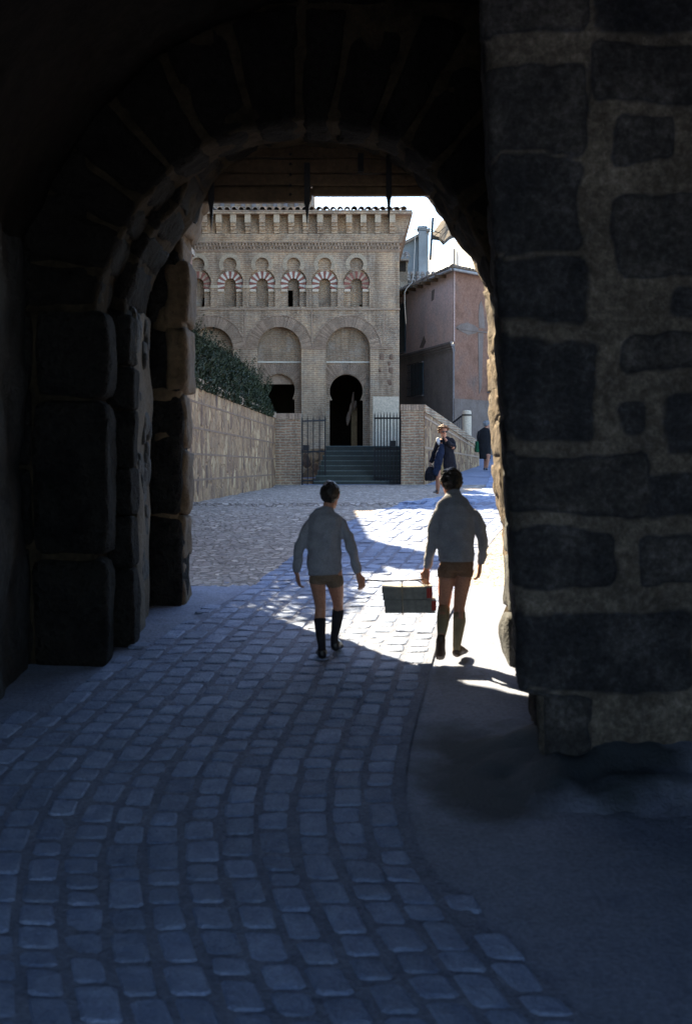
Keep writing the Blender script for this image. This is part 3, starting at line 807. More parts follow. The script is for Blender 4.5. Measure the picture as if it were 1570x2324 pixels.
# upper niches
for i, c in enumerate(UC[1:]):
    mb = MB(); d = 24*px
    d1 = degrees(asin((zl+8*px-zu)/(24*px))) if False else -38
    ring(mb, c, zu, 15.5*px, 24.5*px, -35, 215, 26, FY-.02, FY+.1, .18); mb.build('niche_arch', M['cream'], mosque)
    last = i == 6 or i == 1
    a0, a1, n_ = -32, 212, 17
    mw = MB(); mr = MB()
    czl = fz(644)
    ring(mr, c, czl, 13.4*px, 29*px, a0, a1, n_, FY+.09, FY+.2, .06, lambda k: k % 2 == 0)
    ring(mw, c, czl, 13.4*px, 29*px, a0, a1, n_, FY+.09, FY+.2, .06, lambda k: k % 2 == 1)
    mr.build('red_voussoirs', M['red_v'], mosque); mw.build('white_voussoirs', M['brown'] if last else M['white_v'], mosque)
    mb = MB()
    for s_ in (-1, 1):
        mb.hexa([(c+s_*x, y, z) for x in (14*px, 28*px) for y in (FY+.06, FY+.14) for z in (fz(661), fz(655.5))])
    mb.build_each('capital', M['plaster'], mosque)
mb = MB()
for a, b in zip(UC[1:], UC[2:]):
    m_ = (a+b)/2; mb.box(m_-7*px, m_+7*px, FY-.03, FY-.001, fz(654), fz(647))
mb.build_each('impost', M['cream'], mosque)
mb = MB(); mb.box(fx(846), fx(905)-.002, FY-.015, FY-.001, 1.5, fz(900)); mb.build('plaster_patch', M['plaster'], mosque)
mb = MB()
for u, v, r in ((866, 808, 11), (887, 810, 8), (886, 840, 9), (882, 868, 11), (883, 825, 6), (862, 840, 5)):
    mb.stone(fx(u-r*.6), fx(u+r*.6), FY-.02, FY+.08, fz(v+r*.8), fz(v-r*.8), 5, 3.5, .03)
mb.build_each('inset_stone', M['course'], mosque)
# dogtooth courses
mb = MB()
for row, v in enumerate((552, 560.5)):
    u = 330
    while u < 905:
        mb.box(fx(u+row*2.5), fx(u+row*2.5+3), FY-.07, FY-.001, fz(v+6), fz(v)); u += 7.4
mb.box(XL, XR+.07, FY-.075, FY-.001, fz(551.2), fz(549)); mb.box(XL, XR+.05, FY-.06, FY-.001, fz(569), fz(567.2)); mb.box(XL, XR+.05, FY-.065, FY-.001, fz(559.8), fz(558.6))
mb.build('dogtooth_course', M['brown'], mosque)
mb = MB()
for i, (v0, v1) in enumerate(((549, 545), (545, 541), (541, 537), (537, 533))):
    e = .08+.018*i; mb.box(XL, XR+e, FY-e, FY-.001, fz(v0)+.001, fz(v1)); mb.box(XR+.001, XR+e, FY, 60, fz(v0)+.001, fz(v1))
# stepped side cornice
nst = 10
for i in range(nst):
    v0 = 533-(533-485)*i/nst; v1 = 533-(533-485)*(i+1)/nst; e = .14+(.38-.14)*(i+1)/nst
    mb.box(XR+.001, XR+e, FY+.02, 60, fz(v0)+.001, fz(v1))
mb.build('cornice', M['brick'], mosque)
u = 889.0
cor = []
while u > 430:
    mb = MB()
    a, b = fx(u-6.5), fx(u+6.5)
    mb.box(a, b, FY-.34, FY-.001, fz(509), fz(490.5))
    mb.build('corbel', M['cream'] if random.random() < .6 else M['brick'], mosque)
    mb = MB()
    mb.box(a+.003, b-.003, FY-.27, FY-.001, fz(516), fz(509)-.002); mb.box(a+.003, b-.003, FY-.2, FY-.001, fz(524), fz(516)-.002); mb.box(a+.003, b-.003, FY-.14, FY-.001, fz(531.5), fz(524)-.002)
    mb.build('corbel_foot', M['brick'], mosque)
    u -= 32.4
mb = MB(); mb.box(XL, XR+.39, FY-.4, FY+.0, fz(490), fz(485.5)); mb.box(XR-.05, XR+.39, FY+.001, 60, fz(490)+.002, fz(485.5)-.002); mb.build('eave_slab', M['brick'], mosque)
def tiles(mb, p0, along, down, n, pitch, length, r, rows=4, clip=0):
    """barrel tiles: p0 eave start; along unit vec; down = direction up the slope unit vec"""
    up = along.cross(down).normalized()
    if up.z < 0: up = -up
    for i in range(n):
        base = p0+along*pitch*i
        L0 = length
        if clip: L0 = min(length, clip*(i+.5)*pitch)
        for k in range(rows):
            a = base+down*L0*k/rows; b = base+down*L0*(k+1.15)/rows
            rr = r*random.uniform(.92, 1.06); lift = .02*random.random()
            V = []
            for q, r_, ll in ((a, rr*1.08, .025+lift), (b, rr*.92, lift)):
                for in_ in (0, .02):
                    for j in range(7):
                        th = pi*j/6; V.append(q+up*ll+along*(r_-in_)*cos(th)+up*(r_-in_)*sin(th))
            Fc = []
            for j in range(6):
                Fc += [(j, j+1, 14+j+1, 14+j), (7+j, 21+j, 21+j+1, 7+j+1), (j, 7+j, 7+j+1, j+1)]
            mb.add(V, Fc, False)
mb = MB(); mb.hexa([(XL, FY-.4, fz(485)), (XL, FY-.4, fz(484)+.03), (XL, 50, fz(485)+1.0), (XL, 50, fz(484)+1.05), (XR+.38, FY-.4, fz(485)), (XR+.38, FY-.4, fz(484)+.03), (XR+.38, 50, fz(485)+1.0), (XR+.38, 50, fz(484)+1.05)])
mb.build('roof', M['tile'], mosque)
mb = MB(); tiles(mb, Vector((XL, FY-.47, fz(484)+.0)), Vector((1, 0, 0)), Vector((0, 1, .17)).normalized(), int((XR+.4-XL)/.215), .215, 3.2, .09, 5)
mb.build('roof_tiles', M['tile'], mosque)
# upper volume behind the eaves
mb = MB(); a = at(470, 480, 48); b = at(706, 400, 48); mb.box(a.x-3, b.x, 48, 54, ZT-.5, b.z)
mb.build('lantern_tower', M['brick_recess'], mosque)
mb = MB()
for i in range(9): 
    u = 500+i*24; p = at(u, 480, 48); q = at(u+9, 455, 48); mb.box(p.x, q.x, 47.93, 48, p.z-.3, q.z+.6)
mb.build_each('buttress', M['greyplast'], mosque)
# ------------------------------------------------------------------ steps, gate pillars, iron gates
st = thing('stone_steps', (.3, 38.4, 1.04), 'dark green stone steps with pale edges rising to the horseshoe doorway', 'steps')
ys0 = 38.35
zt0, zt1 = at(785, 1103, ys0).z, 2.18
mb = MB(); mn_ = MB()
for i in range(8):
    y = ys0+i*.33; z0 = zt0+(zt1-zt0)*i/8; z1 = zt0+(zt1-zt0)*(i+1)/8
    ul = 712+(740-712)*i/7
    xl = at(ul, 1050, y).x
    mb.box(xl, 1.62, y, FY if i == 7 else 42.5-.01*i, z0-.5 if i == 0 else z0+.0005, z1-.022)
    mn_.box(xl-.01, 1.62, y-.02, y+.10, z1-.0215, z1)
    mn_.box(xl-.01, 1.62, y+.101, FY if i == 7 else y+.35, z1-.0215, z1-.002)
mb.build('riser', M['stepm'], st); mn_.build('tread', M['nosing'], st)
mb = MB(); mb.box(at(683, 0, 38.6).x-.3, at(712, 0, ys0).x-.01, 38.5, FY, .9, 1.25); mb.box(-4, at(738, 0, 42).x, 41.2, FY, .9, 2.1)
mb.build('stair_side', M['rubble'], st)
lp = thing('brick_pillar', (-1.5, 38.2, 1.0), 'square brick pillar with sooty foot at the left of the iron gate', 'pillar')
def pillar(root, u0, u1, vt, vb, Y, dep, cap):
    a = at(u0, vb, Y); b = at(u1, vt, Y)
    mb = MB(); mb.box(a.x, b.x, Y, Y+dep, a.z-.15, b.z-.16); mb.build('shaft', M['brick_red'], root)
    mb = MB(); n = 9
    for i in range(n):
        xa = a.x-.015+(b.x-a.x+.03)*i/n; xb = a.x-.015+(b.x-a.x+.03)*(i+.88)/n
        mb.box(xa, xb, Y-.02, Y+dep+.02, b.z-.158, b.z)
    mb.build('coping', M['brown'], root)
pillar(lp, 625, 682, 938, 1105, 38.0, .6, 1)
rp = thing('brick_pillar', (1.8, 38.2, 1.0), 'taller brick pillar with upright coping bricks right of the iron gate', 'pillar')
pillar(rp, 910, 961, 918, 1098, 38.0, .6, 1)
def leaf(name, u0, u1, vt, vb, Y0, Y1, us, label, lock):
    root = thing(name, at((u0+u1)/2, vb, (Y0+Y1)/2), label, 'gate', 'iron gate leaves')
    def P(u, v):
        t = (u-u0)/(u1-u0); return at(u, v, Y0+(Y1-Y0)*t)
    for u in us:
        mb = MB(); w_ = .035 if u in (us[0], us[-1]) else .026
        mb.bar(P(u, vb), P(u, vt+3), w_); p = P(u, vt+3)
        mb.add([p+Vector((w_/2, -w_/2, 0)), p+Vector((w_/2, w_/2, 0)), p+Vector((-w_/2, w_/2, 0)), p+Vector((-w_/2, -w_/2, 0)), P(u, vt-8)], [(0,1,2,3),(0,1,4),(1,2,4),(2,3,4),(3,0,4)])
        mb.build('bar', M['iron'], root)
    for v in (vt+8, vt+78, vb-12):
        mb = MB(); mb.bar(P(u0, v), P(u1, v-(2 if Y1 > Y0+.1 else 0)), .028, .045); mb.build('rail', M['iron'], root)
    mb = MB(); p = P(lock[0], lock[1]); q = P(lock[0]+14, lock[1]+13); mb.box(p.x, q.x, p.y-.05, p.y+.04, q.z, p.z); mb.build('lock', M['iron'], root)
leaf('iron_gate', 686, 738, 948, 1103, 38.1, 38.9, (686, 698, 711, 725, 738), 'left leaf of the iron bar gate standing beside the left brick pillar', (688, 1010))
leaf('iron_gate', 850, 908, 941, 1098, 38.6, 38.1, (850, 857, 864, 871, 878, 885, 893, 900, 908), 'right leaf of the iron bar gate in front of the dark steps', (884, 1000))
# ------------------------------------------------------------------ left garden wall + hedge
gw = thing('garden_wall', (-2.3, 29, 1.0), 'long rubble stone wall with brick courses and coping at the left of the paving', 'wall')
def gwx(Y): return -1.885-.036*(38-Y)
ZW = 3.03
def wallseg(mb, Ya, Yb, za, zb_, x_off, thick):
    c = []
    for dx in (x_off-thick, x_off):
        for Y in (Ya, Yb):
            for z in (za, zb_): c.append((gwx(Y)+dx, Y, z))
    mb.hexa(c)
mb = MB(); wallseg(mb, 16.6, 38.0, .2, ZW-.15, 0, .5); mb.build('wall_body', M['rubble'], gw)
mb = MB()
for z in (1.36, 1.78, 2.2, 2.62): wallseg(mb, 16.6, 37.99, z, z+.035, .008, .2)
mb.build_each('brick_course', M['course'], gw)
mb = MB(); y = 16.6
while y < 37.95:
    wallseg(mb, y, y+.075, ZW-.149, ZW+random.uniform(-.006, .006), .03, .55); y += .088
mb.build('coping', M['brown'], gw)
tag(MB.build((lambda m_: (m_.box(-30, -2.75, 16, 37.2, .5, 2.55), m_)[1])(MB()), 'garden_soil', M['earth']), kind='structure')
hedge = thing('hedge', (-2.9, 30, 2.55), 'dense dark green clipped hedge growing above the rubble garden wall', 'hedge')
mb = MB()
rnd = random.Random(3)
for i in range(42000):
    Y = 18.5+rnd.random()*18.1; t = rnd.random()
    top = 3.88-.25*max(0, (Y-33)/3)+.14*noise.noise(Vector((Y*1.1, 0, 0)))+.06*noise.noise(Vector((Y*4, 0, 0)))
    hw = .40+.1*noise.noise(Vector((Y*1.3, 5, 0)))
    if Y > 36: top -= (Y-36)*.5
    cx = gwx(Y)-.34
    # near the surface of the rounded section
    th = rnd.random()*pi*1.2-.1*pi; rr = 1-.25*rnd.random()**2
    x = cx+hw*rr*cos(th); z = 2.95+(top-2.95)*rr*sin(th) if sin(th) > 0 else 2.95+.3*sin(th)
    d = Vector((rnd.uniform(-1, 1), rnd.uniform(-1, 1), rnd.uniform(0, 1.6))).normalized()
    s_ = rnd.uniform(.025, .06); e = d.cross(Vector((rnd.uniform(-1, 1), rnd.uniform(-1, 1), rnd.uniform(-1, 1)))).normalized()
    p = Vector((x, Y, z))
    mb.add([p-e*s_*.3, p+e*s_*.3, p+d*s_*1.8], [(0, 1, 2)])
for i in range(420):
    Y = 18.8+rnd.random()*17.3; b_ = Vector((gwx(Y)-.34+rnd.uniform(-.25, .42), Y, 3.62+.14*noise.noise(Vector((Y*1.1, 0, 0)))-.25*max(0, (Y-33)/3)-max(0, Y-36)*.5))
    d = Vector((rnd.uniform(-.3, .5), rnd.uniform(-.4, .4), 1)).normalized(); L = rnd.uniform(.2, .42)
    for k in range(14):
        p = b_+d*L*k/14; e = Vector((rnd.uniform(-1, 1), rnd.uniform(-1, 1), rnd.uniform(-.2, 1))).normalized()*.045
        mb.add([p, p+e+d*.02, p+e*.6-d*.02], [(0, 1, 2)])
mb.build('foliage', M['leaf'], hedge)
mb = MB(); c = []
mb.loft([(gwx(Y)-.34, Y, 3.2) for Y in frange(18.8, 36.3, 1)], [(.3, .48)]*19 if len(frange(18.8, 36.3, 1)) == 19 else [(.3, .48)]*len(frange(18.8, 36.3, 1)), 10)
mb.build('inner_branches', M['bark'], hedge)
tr = thing('shade_tree', (-2.95, 19.4, 2.4), 'unseen bushy tree added behind the garden wall to shade the paving', 'tree')  # tree added out of view; its crown shades the left paving
mb = MB(); mb.loft([(-2.95, 19.4, 2.3), (-2.92, 19.45, 3.0), (-2.98, 19.5, 3.8), (-2.95, 19.5, 4.6)], [.09, .075, .06, .03], 10)
for k in range(7):
    a_ = k*.9; mb.loft([(-2.95, 19.45, 3.0+k*.15), (-2.95+.35*cos(a_), 19.5+.7*sin(a_), 3.5+k*.15), (-2.95+.6*cos(a_), 19.5+1.5*sin(a_), 3.9+k*.14)], [.035, .025, .01], 6)
mb.build('trunk', M['bark'], tr)
mb = MB()
for i in range(17000):
    while True:
        p = Vector((rnd.uniform(-1, 1), rnd.uniform(-1, 1), rnd.uniform(-1, 1)))
        if .35 < p.length < 1 and noise.noise(p*2.4) > -.32: break
    p = Vector((-2.95+p.x*.75, 19.3+p.y*2.8, 3.6+p.z*1.2))
    d = Vector((rnd.uniform(-1, 1), rnd.uniform(-1, 1), rnd.uniform(-.4, 1))).normalized(); e = d.cross(Vector((rnd.uniform(-1, 1), rnd.uniform(-1, 1), rnd.uniform(-1, 1)))).normalized(); s_ = rnd.uniform(.04, .08)
    mb.add([p, p+d*s_*.8+e*s_*.35, p+d*s_*1.7, p+d*s_*.8-e*s_*.35], [(0, 1, 2, 3)])
mb.build('crown', M['leaf'], tr)
# ------------------------------------------------------------------ right parapet wall
pw = thing('parapet_wall', (3.2, 42.5, 1.4), 'low sloping stone and brick parapet wall running up the street on the right', 'wall')
a0, a1 = at(963, 918, 38.05), at(1087, 1003, 47.2)
b0, b1 = at(963, 1098, 38.05), at(1087, 1056, 47.2)
def par(mb, off0, off1, ztop0, zbot0, ztop1, zbot1):
    c = []
    nrm = Vector((-(a1.y-a0.y), a1.x-a0.x, 0)).normalized()
    for o_ in (off1, off0):
        for p, zt_, zb2 in ((a0, ztop0, zbot0), (a1, ztop1, zbot1)):
            for z in (zb2, zt_): c.append((p.x+nrm.x*o_, p.y+nrm.y*o_, z))
    mb.hexa(c)
mb = MB(); par(mb, 0, .5, a0.z-.2, b0.z-.3, a1.z-.2, b1.z-.3); mb.build('wall_body', M['rubble'], pw)
mb = MB(); par(mb, -.02, .52, a0.z, a0.z-.199, a1.z, a1.z-.199); mb.build('coping', M['brick_red'], pw)
mb = MB(); par(mb, -.012, .1, a0.z-.30, a0.z-.36, a1.z-.26, a1.z-.31); par(mb, -.012, .1, b0.z+1.0, b0.z+.94, b1.z+.3, b1.z+.25); mb.build_each('brick_course', M['brown'], pw)
# ------------------------------------------------------------------ right house
hs = thing('plaster_house', (5, 55, 1.6), 'old house with worn pinkish plaster, tiled eaves and a barred window beyond the parapet', 'house')
C0 = Vector((at(1030, 615, 52).x, 52, 0)); ZE = at(1030, 615, 52).z
CL = Vector((2.15, 59.4, 0)); CR = C0+(Vector((at(1112, 700, 53.9).x, 53.9, 0))-C0).normalized()*6
dl = (CL-C0).normalized(); dr = (CR-C0).normalized(); nl = Vector((-dl.y, dl.x, 0)); 
nl = nl if nl.x < 0 else -nl; nr = Vector((dr.y, -dr.x, 0)); nr = nr if nr.y < 0 else -nr
def quadwall(mb, p, q, z0, z1, nrm, t):
    c = []
    for o_ in (0, t):
        for P_ in (p, q):
            for z in (z0, z1): c.append((P_.x-nrm.x*o_, P_.y-nrm.y*o_, z))
    mb.hexa(c)
def onwall(u, v, P0, d):
    r = at(u, v, 1.0)-Vector((0, 0, ZC)); # direction
    # solve r.xy * t = P0 + d*s
    det = r.x*(-d.y)+d.x*r.y
    t = (P0.x*(-d.y)+d.x*P0.y)/det
    s_ = ((r.x*t-P0.x)/d.x) if abs(d.x) > abs(d.y) else ((r.y*t-P0.y)/d.y)
    return s_, ZC+r.z*t
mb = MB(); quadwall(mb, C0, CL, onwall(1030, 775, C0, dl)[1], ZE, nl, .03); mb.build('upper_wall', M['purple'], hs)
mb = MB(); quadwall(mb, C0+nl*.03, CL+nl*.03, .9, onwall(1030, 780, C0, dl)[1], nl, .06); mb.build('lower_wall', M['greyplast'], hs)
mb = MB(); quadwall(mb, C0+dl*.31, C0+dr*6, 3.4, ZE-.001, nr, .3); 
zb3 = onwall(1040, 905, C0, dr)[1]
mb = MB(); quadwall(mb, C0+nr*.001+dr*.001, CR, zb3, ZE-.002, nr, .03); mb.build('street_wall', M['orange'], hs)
mb = MB(); quadwall(mb, C0+nr*.03, CR+nr*.03, .9, zb3, nr, .05); mb.build('street_plinth', M['bare'], hs)
mb = MB(); zc2 = onwall(1030, 775, C0, dl)[1]
for i in range(4): quadwall(mb, C0+nl*(.05+.03*i)-dl*.0, CL+nl*(.05+.03*i), zc2-.34+.09*i, zc2-.34+.09*i+.075, nl, .1)
mb.build('cornice', M['greyplast'], hs)
mb = MB(); zl3 = onwall(1050, 746, C0, dr)[1]; quadwall(mb, C0+nr*.04+dr*.2, CR+nr*.04, zl3-.05, zl3, nr, .1); mb.build('ledge', M['bare'], hs)
# worn patches
def patch(mb, P0, d, nrm, pts, th=.015):
    Q = [onwall(u, v, P0, d) for u, v in pts]; n_ = len(Q); V = []
    for o_ in (th, -.01):
        for s_, z in Q: V.append(P0+d*s_+nrm*o_+Vector((0, 0, z)))
    mb.add(V, [tuple(range(n_)), tuple(range(2*n_-1, n_-1, -1))]+[(i, (i+1)%n_, n_+(i+1)%n_, n_+i) for i in range(n_)])
mb = MB()
patch(mb, C0, dr, nr, [(1032, 744), (1045, 735), (1060, 732), (1075, 738), (1085, 746), (1080, 756), (1062, 760), (1045, 752)])
patch(mb, C0, dr, nr, [(1087, 690), (1091, 682), (1096, 700), (1099, 745), (1086, 745), (1085, 715)])
patch(mb, C0, dr, nr, [(1084, 755), (1096, 755), (1092, 880), (1086, 895)])
patch(mb, C0, dl, nl, [(952, 790), (962, 762), (966, 775), (960, 789)])
patch(mb, C0, dl, nl, [(980, 660), (986, 656), (984, 680), (979, 684)])
mb.build_each('bare_plaster', M['bare'], hs)
def window(P0, d, nrm, u0, v0, u1, v1, bars, root, mat=M['shutter']):
    s0, za = onwall(u0, v0, P0, d); s1, _ = onwall(u1, v0, P0, d); _, zb4 = onwall((u0+u1)/2, v1, P0, d); _, za = onwall((u0+u1)/2, v0, P0, d)
    if s0 > s1: s0, s1 = s1, s0
    mb = MB(); quadwall(mb, P0+d*s0+nrm*.05, P0+d*s1+nrm*.05, zb4, za, nrm, .08); wn = mb.build('window', mat, root)
    mb = MB()
    for z in (zb4-.05, za): quadwall(mb, P0+d*(s0-.06)+nrm*.09, P0+d*(s1+.06)+nrm*.09, z, z+.05, nrm, .1)
    mb.build_each('frame', M['greyplast'], wn)
    mb = MB()
    for i in range(bars):
        p = P0+d*(s0+(s1-s0)*(i+.5)/bars)+nrm*.2; mb.bar((p.x, p.y, zb4), (p.x, p.y, za), .022)
    for k in range(5):
        z = zb4+(za-zb4)*k/4; p = P0+d*s0+nrm*.2; q = P0+d*s1+nrm*.2; mb.bar((p.x, p.y, z), (q.x, q.y, z), .02)
    mb.build('grille', M['iron'], wn)
window(C0+nl*.03, dl, nl, 934, 826, 961, 898, 8, hs)
window(C0, dl, nl, 906, 690, 921, 800, 5, hs)
window(C0, dr, nr, 1107, 846, 1130, 890, 5, hs)
# roof
mb = MB()
pk = (C0+CL)/2+(CR-C0)*.5
off = nl*.45+nr*.45
e0 = C0+off+Vector((0, 0, ZE)); eL = CL+nl*.45+dl*.4+Vector((0, 0, ZE)); eR = CR+nr*.45+Vector((0, 0, ZE)); top = C0+dl*3+dr*3+Vector((0, 0, ZE+.42)); eB = CL+dr*6+Vector((0, 0, ZE))
mb.add([e0, eL, eB, eR, top, e0+Vector((0,0,.06)), eL+Vector((0,0,.06)), eB+Vector((0,0,.06)), eR+Vector((0,0,.06))], [(0,1,2,3),(5,6,4),(6,7,4),(7,8,4),(8,5,4),(0,1,6,5),(1,2,7,6),(2,3,8,7),(3,0,5,8)])
mb.build('roof', M['tile'], hs)
mb = MB(); upL = (-nl+Vector((0, 0, .15))).normalized(); upR = (-nr+Vector((0, 0, .15))).normalized()
tiles(mb, e0+Vector((0, 0, .07)), dl, upL, 34, .22, 1.3, .09, 3, .45); tiles(mb, e0+Vector((0, 0, .07)), dr, upR, 26, .22, 2.4, .09, 5, .45)
mb.build('roof_tiles', M['tile'], hs)
mb = MB(); mb.loft([e0+nl*.06+Vector((0, 0, .0)), e0+nl*.06+dl*4, eL+nl*.06], [.045]*3, 8); mb.loft([e0+nr*.06, e0+nr*.06+dr*5], [.05]*2, 8)
mb.build('gutter', M['metal'], hs)
mb = MB()
for i in range(7):
    p = C0+dl*(1+i*1.0)+Vector((0, 0, ZE-.08)); mb.bar(p, p+nl*.42, .09, .11)
mb.build_each('rafter', M['wood'], hs)
# ------------------------------------------------------------------ stone post, railing
sp_ = thing('stone_post', at(1059, 1030, 48.4), 'round pale stone post with two dark metal bands beside the parapet', 'post')
mb = MB(); b_ = at(1059, 932, 48.4); r_ = .155; z0_ = 1.5
mb.loft([(b_.x, 48.4, z) for z in (z0_, 2.2, 3.0, b_.z-.05, b_.z)], [r_, r_*1.0, r_*.98, r_*.97, r_*.85], 20, cap=.15); mb.build('shaft', M['plaster'], sp_)
for v in (942, 1003):
    z = at(1059, v, 48.4).z; mb = MB(); mb.loft([(b_.x, 48.4, z-.025), (b_.x, 48.4, z+.025)], [r_+.012]*2, 20, cap=.05, smooth=False); mb.build('band', M['iron'], sp_)
rl = thing('iron_railing', at(1035, 1010, 49), 'dark iron railing descending left from the round stone post', 'railing')
p0, p1 = at(1047, 944, 48.6), at(1020, 965, 49.4)
mb = MB(); mb.bar(p0, p1, .04); mb.build('handrail', M['iron'], rl)
for i in range(7):
    p = p0.lerp(p1, i/6); mb = MB(); mb.bar(p, (p.x, p.y, p.z-1.2), .025); mb.build('baluster', M['iron'], rl)
# ------------------------------------------------------------------ far houses
gh = thing('grey_house', at(930, 640, 66), 'pale grey gabled house with a square chimney behind the tiled roof', 'house')
Yg = 66
mb = MB()
P = [at(u, v, Yg) for u, v in ((860, 700), (860, 622), (905, 600), (962, 575), (972, 560), (972, 700))]
n_ = len(P); mb.add(P+[p+Vector((0, 6, 0)) for p in P], [tuple(range(n_)), tuple(range(2*n_-1, n_-1, -1))]+[(i, (i+1)%n_, n_+(i+1)%n_, n_+i) for i in range(n_)])
P = [at(u, v, Yg) for u, v in ((860, 720), (860, 590), (900, 564), (940, 542), (972, 528), (972, 720))]
mb = MB(); mb.add(P+[p+Vector((0, 6, 0)) for p in P], [tuple(range(n_)), tuple(range(2*n_-1, n_-1, -1))]+[(i, (i+1)%n_, n_+(i+1)%n_, n_+i) for i in range(n_)])
mb.build('wall', M['grey_wall'], gh)
mb = MB(); q0, q1 = at(855, 588, Yg-.3), at(976, 524, Yg-.3)
for i in range(2): pass
mb.hexa([(q0.x, Yg-.3, q0.z+.02), (q0.x, Yg-.3, q0.z+.16), (q0.x, Yg+6.3, q0.z+.02), (q0.x, Yg+6.3, q0.z+.16), (q1.x, Yg-.3, q1.z+.02), (q1.x, Yg-.3, q1.z+.16), (q1.x, Yg+6.3, q1.z+.02), (q1.x, Yg+6.3, q1.z+.16)])
mb.build('roof', M['tile'], gh)
mb = MB(); a = at(950, 640, Yg-.6); b = at(967, 519, Yg-.6); mb.box(a.x, b.x, Yg-.6, Yg-.01, a.z-2, b.z); mb.box(a.x-.05, b.x+.05, Yg-.65, Yg+.3, b.z, b.z+.12); mb.build('chimney', M['grey_wall'], gh)
sh = thing('small_turret', at(910, 640, 61), 'small brick dormer with a dark window and tiled cap beside the mosque corner', 'dormer')
Yt = 61
mb = MB(); a = at(880, 640, Yt); b = at(925, 588, Yt); mb.box(a.x, b.x, Yt, Yt+2, a.z-3, b.z); mb.build('wall', M['brick_recess'], sh)
mb = MB(); a = at(904, 616, Yt-.03); b = at(921, 592, Yt-.03); mb.box(a.x, b.x, Yt-.03, Yt+.05, a.z, b.z); mb.build('window', M['black'], sh)
mb = MB(); a = at(878, 588, Yt-.3); tiles(mb, a, Vector((1, 0, 0)), Vector((0, 1, .3)).normalized(), 5, .22, 1.6, .1, 3); mb.box(a.x-.1, at(928, 588, Yt-.3).x, Yt-.3, Yt+2, a.z-.05, a.z+.02); mb.build('roof', M['tile'], sh)
lowr = thing('low_tiled_roof', at(940, 660, 61.5), 'low ridge of curved roof tiles behind the plaster house', 'roof')
mb = MB(); a = at(925, 640, 63); mb.box(a.x-1.5, at(992, 640, 63).x, 63.2, 65.5, a.z-4, a.z+.1); mb.build('wall', M['grey_wall'], lowr)
mb = MB(); tiles(mb, at(902, 642, 62.8), Vector((1, 0, 0)), Vector((0, 1, .6)).normalized(), 9, .23, 1.0, .1, 3); mb.build('roof_tiles', M['tile'], lowr)
wh = thing('white_house', at(1020, 640, 72), 'sunlit white house with a grey tiled overhanging roof above the plaster house', 'house')
Yw = 70
# wall facing the sun (left), receding
q0 = at(968, 700, 80); q1 = at(1105, 700, Yw)
mb = MB()
V = []
for z in (4, at(0, 545, 74).z):
    V += [Vector((q0.x, 80, z)), Vector((q1.x, Yw, z)), Vector((q1.x+6, Yw+3, z)), Vector((q0.x+6, 84, z))]
mb.add(V, [(0,1,2,3),(4,5,6,7),(0,1,5,4),(1,2,6,5),(2,3,7,6),(3,0,4,7)]); mb.build('wall', M['white_wall'], wh)
zr = at(0, 555, 74).z
dw = (q1-q0); dw.z = 0; dw.normalize(); nw = Vector((-dw.y, dw.x, 0)); nw = nw if nw.x < 0 else -nw
ws = q0.copy(); ws.z = 0
pA, pB = ws+dw*2.5, ws+dw*11
def zz3(x, y, Y): return at(876.5+.199*x, 426.8+.199*y, Y)
low_ = [zz3(508, 588, 66), zz3(600, 600, 65.5), zz3(650, 655, 65), zz3(720, 590, 66.5), zz3(830, 540, 68)]
top_ = [zz3(620, 420, 70), zz3(655, 398, 70), zz3(690, 396, 70), zz3(760, 400, 71), zz3(860, 430, 72)]
V = low_+top_; V += [p_+Vector((0, 0, .18)) for p_ in V]; Fc = []
for k in range(4):
    Fc += [(k, k+1, 6+k, 5+k), (10+k, 15+k, 16+k, 11+k), (k, 10+k, 11+k, k+1), (5+k, 6+k, 16+k, 15+k)]
Fc += [(0, 5, 15, 10), (4, 14, 19, 9)]
mb = MB(); mb.add(V, Fc); mb.build('roof', M['bark'], wh)
mb = MB(); p = ws+dw*5.3+nw*.1; mb.bar((p.x, p.y, zr-3.2), (p.x, p.y, zr-.1), .12); mb.build('downpipe', M['metal'], wh)
mb = MB(); p = ws+dw*8.8+nw*.03; q = p+dw*.8; quadwall(mb, p, q, zr-2.6, zr-1.3, nw, .1); mb.build('window', M['black'], wh)
an = thing('roof_antenna', at(978, 560, 64.5), 'thin antenna mast with cross bars standing on the roofs against the sky', 'antenna')
mb = MB(); mb.bar(at(976, 590, 65), at(982, 494, 65), .10); mb.build('mast', M['iron'], an)
mb = MB()
for (a, b, c, d) in ((958, 512, 1000, 530), (935, 520, 998, 528), (980, 540, 1010, 515), (984, 560, 1015, 520)): mb.bar(at(a, b, 65), at(c, d, 65), .025)
mb.build_each('wire', M['iron'], an)
cb = thing('hanging_cable', at(935, 640, 51.5), 'pale cable hanging in front of the house eaves and wall', 'cable')
mb = MB()
P = [at(u, v, Y) for u, v, Y in ((942, 500, 58), (941, 560, 57), (938, 625, 55), (934, 642, 54), (922, 655, 53), (918, 664, 52.5), (918, 690, 52.2), (921, 735, 52))]
mb.loft(P, [.012]*len(P), 6); mb.build('wire', M['plaster'], cb)
